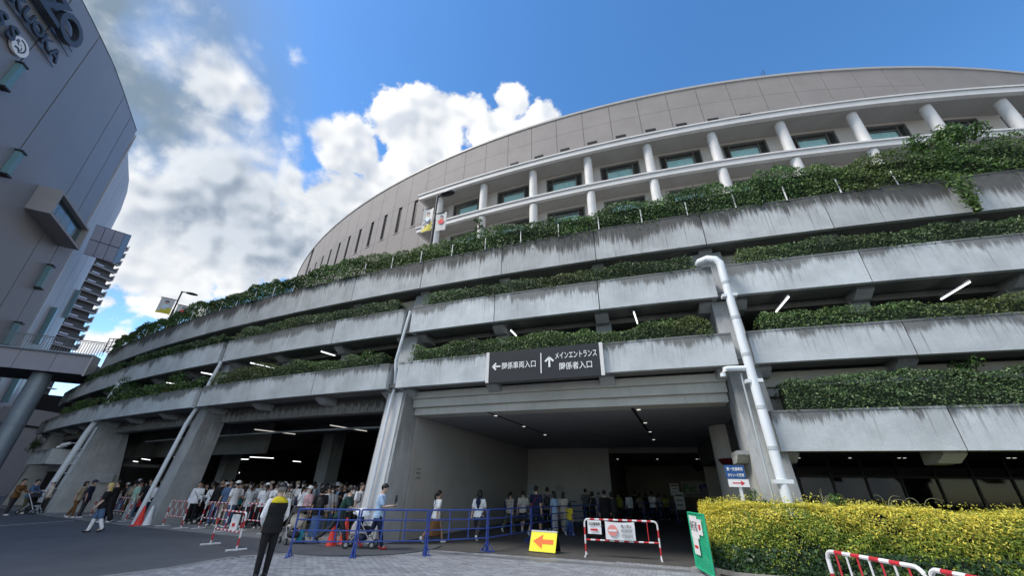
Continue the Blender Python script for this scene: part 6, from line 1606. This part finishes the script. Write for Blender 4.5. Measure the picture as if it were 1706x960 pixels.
stroller(gz(48, 857), -80, 'dark stroller with a bent white frame at the far left', frame='barrier_white')
stroller(gz(484, 908), 40, 'loaded dark stroller between the steward and the denim skirt', seat='cream', canopy='charcoal')
stroller(gz(600, 914, .036), -85, 'dark stroller beside the legs of the man in pale blue', seat='black', canopy='white')
stroller(gz(340, 873, PF), -60, 'dark stroller behind the barrier right of the second column')
stroller(gz(392, 876, PF), -60, 'stroller pushed by the tall man in white tee', canopy='teal', seat='charcoal')
def sack(pos, r, lab, col, name='plastic_bag', mat='cloth'):
    v = Vol(); p_ = Vector((0, 0, 0)); v.rings([(p_ + V3(0, 0, .0), r * .75, r * .45), (p_ + V3(.01, 0, r * .6), r, r * .6), (p_ + V3(0, .01, r * 1.4), r * .85, r * .45), (p_ + V3(0, 0, r * 2.1), r * .5, r * .25), (p_ + V3(0, 0, r * 2.6), r * .15, r * .12)])
    o = bpy.data.objects.new(name, v.fuse(mat, .02, 3)); COL.objects.link(o); o.location = pos; o.color = (*col, 1); return tag(o, lab, 'bag')
sack(gz(590, 905, .036)[:2] + (.18,), .20, 'white plastic bag hanging beside the green shirted walker', (.55, .58, .62))
sack(gz(498, 908)[:2] + (.05,), .14, 'small turquoise bag hanging on the loaded stroller', COLS['teal'], 'shopping_bag')
sack(gz(222, 866, PF)[:2] + (.55,), .14, 'red bag held above the barrier behind the cones', COLS['red'], 'shopping_bag')
# ------------------------------------------------------------------ planting
NR = np.random.default_rng(7)
def leaf_cloud(P, N, size, col, jit=.9, aspect=.5, name='foliage', parent=None, org=(0, 0, 0), mat='leaf'):
    """many folded leaf blades: P centres, N outward directions, col one colour per leaf"""
    n = len(P)
    D = N + NR.normal(0, jit, (n, 3)); D /= np.linalg.norm(D, axis=1, keepdims=True) + 1e-9
    A = np.cross(D, NR.normal(0, 1, (n, 3))); A /= np.linalg.norm(A, axis=1, keepdims=True) + 1e-9
    B = np.cross(D, A)
    s = (size * NR.uniform(.6, 1.35, n))[:, None]
    v0 = P - A * s * .5; v2 = P + A * s * .5; v1 = P + B * s * aspect * .5 + D * s * .10; v3 = P - B * s * aspect * .5 + D * s * .10
    V = np.stack([v0, v1, v2, v3], 1).reshape(-1, 3) - np.array(org)
    me = bpy.data.meshes.new(name); me.vertices.add(4 * n); me.vertices.foreach_set('co', V.ravel())
    i0 = np.arange(n) * 4
    F = np.stack([i0, i0 + 1, i0 + 2, i0, i0 + 2, i0 + 3], 1).ravel()
    me.loops.add(6 * n); me.loops.foreach_set('vertex_index', F)
    me.polygons.add(2 * n); me.polygons.foreach_set('loop_start', np.arange(2 * n) * 3)
    ca = me.color_attributes.new('Col', 'FLOAT_COLOR', 'POINT')
    C = np.ones((n, 4)); C[:, :3] = col; ca.data.foreach_set('color', np.repeat(C, 4, 0).ravel())
    me.materials.append(MATS[mat]); me.update(calc_edges=True)
    o = bpy.data.objects.new(name, me); COL.objects.link(o)
    if parent is not None: o.parent = parent
    return o
def vnoise(x, seed, f):
    r = np.random.default_rng(seed); k = r.uniform(-1, 1, 4096)
    y = x * f; i = np.floor(y).astype(int); t = y - i; t = t * t * (3 - 2 * t)
    return k[i % 4096] * (1 - t) + k[(i + 1) % 4096] * t
def hedge_cols(n, base, var, bright, pb):
    c = np.array(base) * (1 + NR.normal(0, var, (n, 1))); m_ = NR.random(n) < pb; c[m_] = np.array(bright) * (1 + NR.normal(0, .18, (m_.sum(), 1)))
    return np.clip(c, .003, 1)
G1, G2 = (.052, .098, .036), (.145, .215, .08)
def planter_hedge(ta, tb, R, z0, h, dens, label, size=.085, group='clipped hedges in the garage planters', hang=0.0, depth=.85, bumpy=.12, loose=0.0, name='hedge', base=G1, bright=G2, pb=.28, gaps=0.0, seed=1):
    """hedge on a planter between bearings ta..tb, front at radius R"""
    tm = (ta + tb) / 2; org = pol(R - .5, tm, z0); e = empty(name, org, label, 'hedge', group)
    L = (tb - ta) / T
    n = int(dens * L * (h * 2 + depth + .3))
    u = NR.random(n) * L; wsel = NR.random(n)
    top = h * (1 + bumpy * vnoise(u, seed, .9) + bumpy * .8 * vnoise(u, seed + 1, 2.7))
    if loose: top = top * (1 + loose * np.maximum(0, vnoise(u, seed + 2, .33)))
    endf = np.minimum(1, np.minimum(u, L - u) / .22 + .55); top = top * endf
    fh = h / (h + depth * .9)
    front = wsel < fh; back_ = wsel > .88
    z = np.where(front, NR.random(n) ** .8 * top, top * (1 - .10 * NR.random(n)))
    d = np.where(front, NR.normal(0, .05, n) - .03 + .10 * vnoise(u + z * 3, seed + 3, 1.6), NR.random(n) * depth)
    d = np.where(back_ & ~front, depth, d); z = np.where(back_ & ~front, NR.random(n) * top, z)
    # rounded shoulder
    d = np.where(front, d + np.maximum(0, (z / np.maximum(top, .05)) - .75) ** 2 * 1.6, d)
    z = z - hang * (NR.random(n) < .25) * front * NR.random(n)
    if gaps:
        keep = vnoise(u, seed + 5, 1.3) + vnoise(z * 4 + u * 2, seed + 6, 1.0) * .6 + NR.normal(0, .35, n) > -1.0 + gaps; u, z, d, front = u[keep], z[keep], d[keep], front[keep]; n = len(u)
    th = np.radians(ta + u * T); rr = R - .06 - d
    P = np.stack([CX + rr * np.cos(th), CY + rr * np.sin(th), z0 + z], 1)
    out = np.stack([np.cos(th), np.sin(th), np.zeros(n)], 1); Nn = np.where(front[:, None], out + np.array([0, 0, .45]), out * .2 + np.array([0, 0, 1.0]))
    col = hedge_cols(n, base, .3, bright, pb)
    patch = 1 + .35 * vnoise(u, seed + 8, .8); col = col * np.clip(patch, .6, 1.5)[:, None]
    yel = .6 * np.clip(vnoise(u, seed + 9, .5) - .45, 0, 1)[:, None]; col = col * (1 - yel) + yel * np.array([.16, .16, .035])
    leaf_cloud(P, Nn, size, col, .75, .55, 'foliage', e, org)
    if not gaps:
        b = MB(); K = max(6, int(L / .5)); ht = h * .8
        b.pbox(R - depth, R - .22, ta + .15 * T, tb - .15 * T, z0 - .05, z0 + ht, K); b.build('dark_core', 'leaf_core', e)  # solid near-black block added inside; the hedge's inner shade is its colour
    return e
SD = 10
ND = {1: 'first parapet', 2: 'second parapet', 0: 'lowest right-hand parapet'}
def bay_name(j): return {-8: 'at the far left garage end', -5: 'in the bay left of the second column', -2: 'in the bay left of the white column', 1: 'above the main entrance', 4: 'right of the thick white downpipe'}[j]
for lev, dens, h, size in ((2, 480, .66, .064), (1, 480, .60, .064), (0, 560, .92, .060)):
    R, z0, z1 = LEV[lev]
    for j in (-8, -5, -2, 1, 4):
        if lev == 0 and j != 4: continue
        ta, tb = TH(j) + .62 * T, TH(j + 3) - .62 * T
        if lev == 1 and j == -5: ta, tb = TH(-4.9), TH(-2) - .35 * T
        if j == 4: tb = TH(6.6)
        if j == -8: ta = TH(-7.2)
        SD += 20
        planter_hedge(ta, tb, R - .02, z1 - .02, h, dens if j > -3 else 260, f'clipped green hedge on the {ND[lev]} {bay_name(j)}', size if j > -3 else .11, hang=.05, seed=SD, bumpy=.10 if lev != 1 else .18, loose=.35 if lev == 1 else .05, depth=.75,
                      base=G1 if lev != 1 else (.058, .11, .034), bright=G2 if lev != 1 else (.16, .24, .07), pb=.3)
# the overgrown terrace hedge on the top parapet, bay by bay
R, z0, z1 = LEV[3]
tops = [(-7.2, -4.5, 1.05, 'far left end of the top terrace'), (-4.5, -2, 1.12, 'top terrace between the far lamp post and the second column'), (-2, 0, 1.12, 'top terrace left of the player banner post'), (0, 1.5, 1.12, 'top terrace at the foot of the player banner post'),
        (1.5, 3, 1.15, 'top terrace above the black sign'), (3, 4.5, 1.2, 'top terrace above the thick white downpipe'), (4.5, 6.6, 1.55, 'top terrace at far right, tallest and overgrown')]
for k, (ja, jb, h, wh) in enumerate(tops):
    far = ja < -1
    planter_hedge(TH(ja), TH(jb) + .15 * T, R + .02, z1 - .05, h, 430 if not far else 460, f'tangled creeper hedge on the {wh}', (.082 if not far else .11), 'creeper hedge along the top terrace', hang=.35 if k > 2 else .12, depth=.7, bumpy=.16, loose=.22, seed=300 + 17 * k, gaps=.12 if far else 0.0,
                  base=(.05, .108, .03), bright=(.14, .245, .07), pb=.34)
fo = pol(R - .03, TH(0), z1); fe = empty('terrace_fence', fo, 'row of thin pale fence posts standing in the creeper on the top terrace', 'fence')
for k, j in enumerate(np.arange(-6.6, 6.0, .42)):
    p_ = pol(R + .03, TH(j), z1); b = MB(); b.tube([p_, (p_[0], p_[1], p_[2] + .62)], .022, 6); b.build('post', 'barrier_white', fe)
def shrub(c, r, n, label, size=.1, squash=1.0, cols=None, name='shrub', parent_group=None, trail=None):
    c = np.array(c, float); e = empty(name, tuple(c - np.array([0, 0, r * squash])), label, 'shrub', parent_group)
    k = 9; sub = c + NR.normal(0, .45, (k, 3)) * r * np.array([1, 1, squash]); idx = NR.integers(0, k, n)
    D = NR.normal(0, 1, (n, 3)); D /= np.linalg.norm(D, axis=1, keepdims=True); P = sub[idx] + D * r * .48 * (NR.random((n, 1)) ** .4)
    col = hedge_cols(n, (.045, .10, .022), .3, (.12, .22, .05), .3) if cols is None else cols(n)
    leaf_cloud(P, D, size, col, .6, .5, 'foliage', e, tuple(c - np.array([0, 0, r * squash])))
    b = MB(); o_ = Vector(c - np.array([0, 0, r * squash]))
    for q in sub[:6]: b.tube([o_, (o_ + Vector(q)) / 2 + Vector((0, 0, .05)), Vector(q)], .02, 5, 0, .006)
    b.build('stem', 'bark', e); return e
def onring(u, v, r): # pixel to a point on the cylinder of radius r
    d = ray(u, v); A_ = d.x ** 2 + d.y ** 2; B_ = -(d.x * CX + d.y * CY); C_ = CX ** 2 + CY ** 2 - r * r; t = (-B_ - math.sqrt(max(0, B_ * B_ - A_ * C_))) / A_; return EYE + d * t
for (u, v, r, rad, n, lab) in ((1585, 238, 144.2, .75, 2600, 'feathery bush sprouting above the creeper at far right'), (1545, 255, 144.3, .5, 1400, 'lower bush beside the feathery bush at far right'), (1590, 226, 144.1, .35, 700, 'topmost spray of the far right bush'),
        (1105, 537, 145.0, .26, 420, 'blue green sapling rising from the hedge left of the downpipe'), (800, 372, 144.2, .28, 350, 'wispy sapling above the creeper beside the lamp post'), (1620, 617, 145.1, .36, 800, 'feathery sapling above the lowest right-hand hedge'),
        (210, 650, 145.2, .7, 900, 'bushy shrub in the far left planter'), (300, 635, 145.2, .5, 700, 'bushy shrub in the planter left of the second column'), (620, 596, 145.0, .35, 600, 'rounded shrub at the right end of the middle planter'), (60, 742, 145.0, .6, 700, 'small shrub in the far left corner planter'), (360, 505, 144.3, .35, 200, 'thin weeds beside the far left lamp post')):
    p_ = onring(u, v, r); shrub(tuple(p_), rad, n, lab, .085 if rad < .6 else .11)
# creeper hanging over the top parapet at far right
p_ = onring(1600, 325, 144.75)
K = 900; tt = NR.random(K); P = np.array(p_) + np.stack([NR.normal(0, .28, K) * (1.1 - tt), NR.normal(0, .05, K) - .05, .7 - tt * 1.5], 1)
e = empty('hanging_creeper', tuple(p_), 'green creeper trailing down over the top parapet at far right', 'creeper')
nrm = np.tile(np.array([math.cos(math.radians(TH(6))), math.sin(math.radians(TH(6))), .2]), (K, 1))
leaf_cloud(P + nrm * .12, nrm, .10, hedge_cols(K, (.06, .12, .025), .3, (.16, .26, .06), .35), .6, .6, 'foliage', e, tuple(p_))

# ------------------------------------------------------------------ variegated yellow hedge with kerb
hA0, hA1, HR0, HR1, HH = 252.20, 260.5, 144.55, 146.75, 1.42
Hcx, Hcy, _ = pol(145.8, 253.5, 0)
yh = empty('yellow_hedge', (Hcx, Hcy, 0), 'dense clipped hedge with golden yellow tips beside the entrance', 'hedge')
T2 = math.degrees(1 / 146.0); L = (hA1 - hA0) / T2
n = 150000; u = NR.random(n) ** 1.35 * L; w_ = NR.random(n)
top = HH * (1 + .05 * vnoise(u, 61, .8) + .035 * vnoise(u, 62, 2.4)) - .012 * u
top = top * (1 - .14 * np.clip(1 - u / .9, 0, 1) ** 2)
sel_f = w_ < .60; sel_e = w_ > .88
z = np.where(sel_f, .10 + NR.random(n) ** .85 * (top - .10), top - .05 * NR.random(n))
dpt = np.where(sel_f, NR.normal(0, .035, n) + .07 * vnoise(u * 1.3 + z * 2, 63, 1.7) + .05 * vnoise(u * 3 - z * 4, 64, 1.0), NR.random(n) * (HR1 - HR0))
dpt = np.where(sel_f, dpt + np.maximum(0, z / top - .80) ** 2 * 3.2, dpt)
# left end: rounded plan
dpt = np.where(sel_e, NR.random(n) * (HR1 - HR0), dpt); z = np.where(sel_e, .10 + NR.random(n) * (top - .1), z)
bulge = .75 * (1 - np.sqrt(np.clip(1 - (1 - np.clip(u / .8, 0, 1)) ** 2, 0, 1)))
u = np.where(sel_e, .05 + .8 * (1 - np.sqrt(np.clip(1 - np.clip(1 - dpt / .8, 0, 1) ** 2, 0, 1))) + NR.normal(0, .03, n), u)
dpt = np.where(sel_f, dpt + bulge, np.maximum(dpt, bulge * ~sel_e))
z = z + .03 * vnoise(dpt * 4 + u * 2, 65, 1.5) * (~sel_f)
th = np.radians(hA0 + u * T2); rr = HR1 - dpt
P = np.stack([CX + rr * np.cos(th), CY + rr * np.sin(th), z], 1)
out = np.stack([np.cos(th), np.sin(th), np.zeros(n)], 1); tang = np.stack([-np.sin(th), np.cos(th), np.zeros(n)], 1)
Nn = np.where(sel_f[:, None], out + np.array([0, 0, .6]), np.where(sel_e[:, None], -tang + np.array([0, 0, .4]), out * .3 + np.array([0, 0, 1.0])))
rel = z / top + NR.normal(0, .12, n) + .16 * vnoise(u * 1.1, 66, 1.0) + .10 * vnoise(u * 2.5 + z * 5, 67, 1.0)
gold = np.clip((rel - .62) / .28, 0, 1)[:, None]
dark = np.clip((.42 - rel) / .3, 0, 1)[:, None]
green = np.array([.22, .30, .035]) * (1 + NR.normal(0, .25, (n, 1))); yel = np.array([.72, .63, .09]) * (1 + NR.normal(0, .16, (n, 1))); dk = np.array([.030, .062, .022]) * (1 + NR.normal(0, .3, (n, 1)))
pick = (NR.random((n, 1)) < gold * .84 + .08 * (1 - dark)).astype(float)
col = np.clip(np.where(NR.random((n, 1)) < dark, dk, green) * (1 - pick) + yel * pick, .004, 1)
hol = vnoise(u * 2.2 + z * 1.7, 71, 1.0) + vnoise(z * 6 - u * 1.5, 72, 1.0) * .8 + NR.normal(0, .3, n)
kp = ~(sel_f & (hol < -1.35) & (z < top * .9)); P, Nn, col = P[kp], Nn[kp], col[kp]
# stray shoots standing proud of the clipped top
ns = 2600; us = NR.random(ns) ** 1.2 * L; ts = np.radians(hA0 + us * T2); rs = HR1 - .15 - NR.random(ns) * 1.2; cl = vnoise(us * 3, 75, 1.0)
Ps = np.stack([CX + rs * np.cos(ts), CY + rs * np.sin(ts), HH * (1 + .05 * vnoise(us, 61, .8) + .035 * vnoise(us, 62, 2.4)) - .012 * us + .02 + .10 * NR.random(ns) ** 2 * (1 + np.maximum(cl, 0))], 1)
P = np.concatenate([P, Ps]); Nn = np.concatenate([Nn, NR.normal(0, 1, (ns, 3))]); col = np.concatenate([col, np.clip(np.array([.62, .58, .09]) * (1 + NR.normal(0, .25, (ns, 1))), .01, 1)])
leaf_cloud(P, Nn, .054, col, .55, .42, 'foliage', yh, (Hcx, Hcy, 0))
b = MB(); b.pbox(HR0 + .1, HR1 - .30, hA0 + 1.0 * T2, hA1, .05, HH - .24, 30); b.pbox(HR0 + .3, HR1 - .75, hA0 + .3 * T2, hA0 + 1.0 * T2, .05, HH - .26, 2); b.build('dark_core', 'leaf_core', yh)  # added dark filler so no gaps show; inner shade put into its colour
# ivy-like darker undergrowth along the foot
n = 16000; u = NR.random(n) * L * .6; z = .12 + NR.random(n) ** 1.6 * .5; bl = .75 * (1 - np.sqrt(np.clip(1 - (1 - np.clip(u / .8, 0, 1)) ** 2, 0, 1)))
th = np.radians(hA0 + u * T2); rr = HR1 + .03 - bl + NR.normal(0, .04, n)
P = np.stack([CX + rr * np.cos(th), CY + rr * np.sin(th), z], 1); out = np.stack([np.cos(th), np.sin(th), np.zeros(n) + .5], 1)
iv = empty('ivy', (Hcx, Hcy, 0.1), 'dark ivy leaves creeping along the foot of the yellow hedge', 'ivy')
leaf_cloud(P, out, .075, hedge_cols(n, (.028, .065, .022), .25, (.06, .13, .035), .3), .4, .8, 'foliage', iv, (Hcx, Hcy, .1))
b = MB(); K = 14; pts = []
for i in range(K + 1):
    a = i / K
    uu, dd = (.8 * (1 - math.sin(a * math.pi / 2)), .8 * (1 - math.cos(a * math.pi / 2)))
    pts.append(Vector(pol(HR1 + .22 - dd, hA0 - .14 * T2 + uu * T2, 0)))
inner = [Vector(pol(HR0, hA0 - .14 * T2, 0))] + list(reversed(pts)) + [Vector(pol(HR1 + .22, hA0 + t * T2, 0)) for t in np.linspace(1.2, L, 24)]
def kerb_wall(pts, h, th):
    b = MB(); vs = []
    for i, p_ in enumerate(pts):
        d = (pts[min(i + 1, len(pts) - 1)] - pts[max(i - 1, 0)]).normalized(); n_ = Vector((-d.y, d.x, 0))
        vs += [p_, p_ + n_ * th, p_ + n_ * th + UP * h, p_ + UP * h]
    fs = [(4 * i + k, 4 * i + (k + 1) % 4, 4 * i + 4 + (k + 1) % 4, 4 * i + 4 + k) for i in range(len(pts) - 1) for k in range(4)] + [(0, 3, 2, 1), tuple(4 * (len(pts) - 1) + k for k in range(4))]
    b.add(vs, fs); return b
tag(kerb_wall(inner, .17, .13).build('planter_kerb', 'planter_kerb'), 'weathered stone kerb curving round the yellow hedge', 'kerb', kind='structure')
b = MB(); b.pbox(HR0, HR1 + .1, hA0, hA1, 0.01, .10, 20); tag(b.build('planting_bed', 'soil'), kind='structure')
# arching grasses rising from the hedge
def tuft(u0, v0, lab, blades, hmax):
    p0 = aty(u0, v0, 0); base = onring(u0, v0, 145.9); base = Vector((base.x, base.y, HH - .25)); e = empty('grass_tuft', tuple(base), lab, 'grass', 'arching grasses in the yellow hedge')
    r = random.Random(int(u0))
    for k in range(blades):
        a = r.uniform(-1.0, 1.0); s = r.uniform(.35, 1) * hmax; d_ = Vector((math.cos(math.radians(TH(4) + 90)) * a, math.sin(math.radians(TH(4) + 90)) * a, 0)) + Vector((0, -.15 * r.random(), 0))
        pts = [base + d_ * (.9 * t * t * s) + UP * ((.28 + s) * (t * 1.5 - .75 * t * t * (1 + .4 * abs(a)))) for t in np.linspace(0, 1, 9)]
        b = MB(); b.tube(pts, .007, 4, 0, .002); b.build('blade', 'dry_grass', e)
paint('dry_grass', (.26, .27, .16), .7, .25, 5.0)
tuft(1372, 838, 'tall arching grass tuft above the hedge near the column', 12, .55); tuft(1425, 842, 'feathery grass tuft above the hedge middle', 9, .35); tuft(1480, 846, 'bent dry grass stems above the hedge', 6, .5); tuft(1540, 852, 'arched dry grass stems above the hedge at right', 6, .5)
for (u, v, rad, lab) in ((1262, 838, .26, 'dark green weed bush beside the taxi sign post'), (1400, 836, .22, 'dark feathery weed behind the arching grass')):
    q = onring(u, v, 146.1); shrub((q.x, q.y, HH + .02), rad, 420, lab, .06)
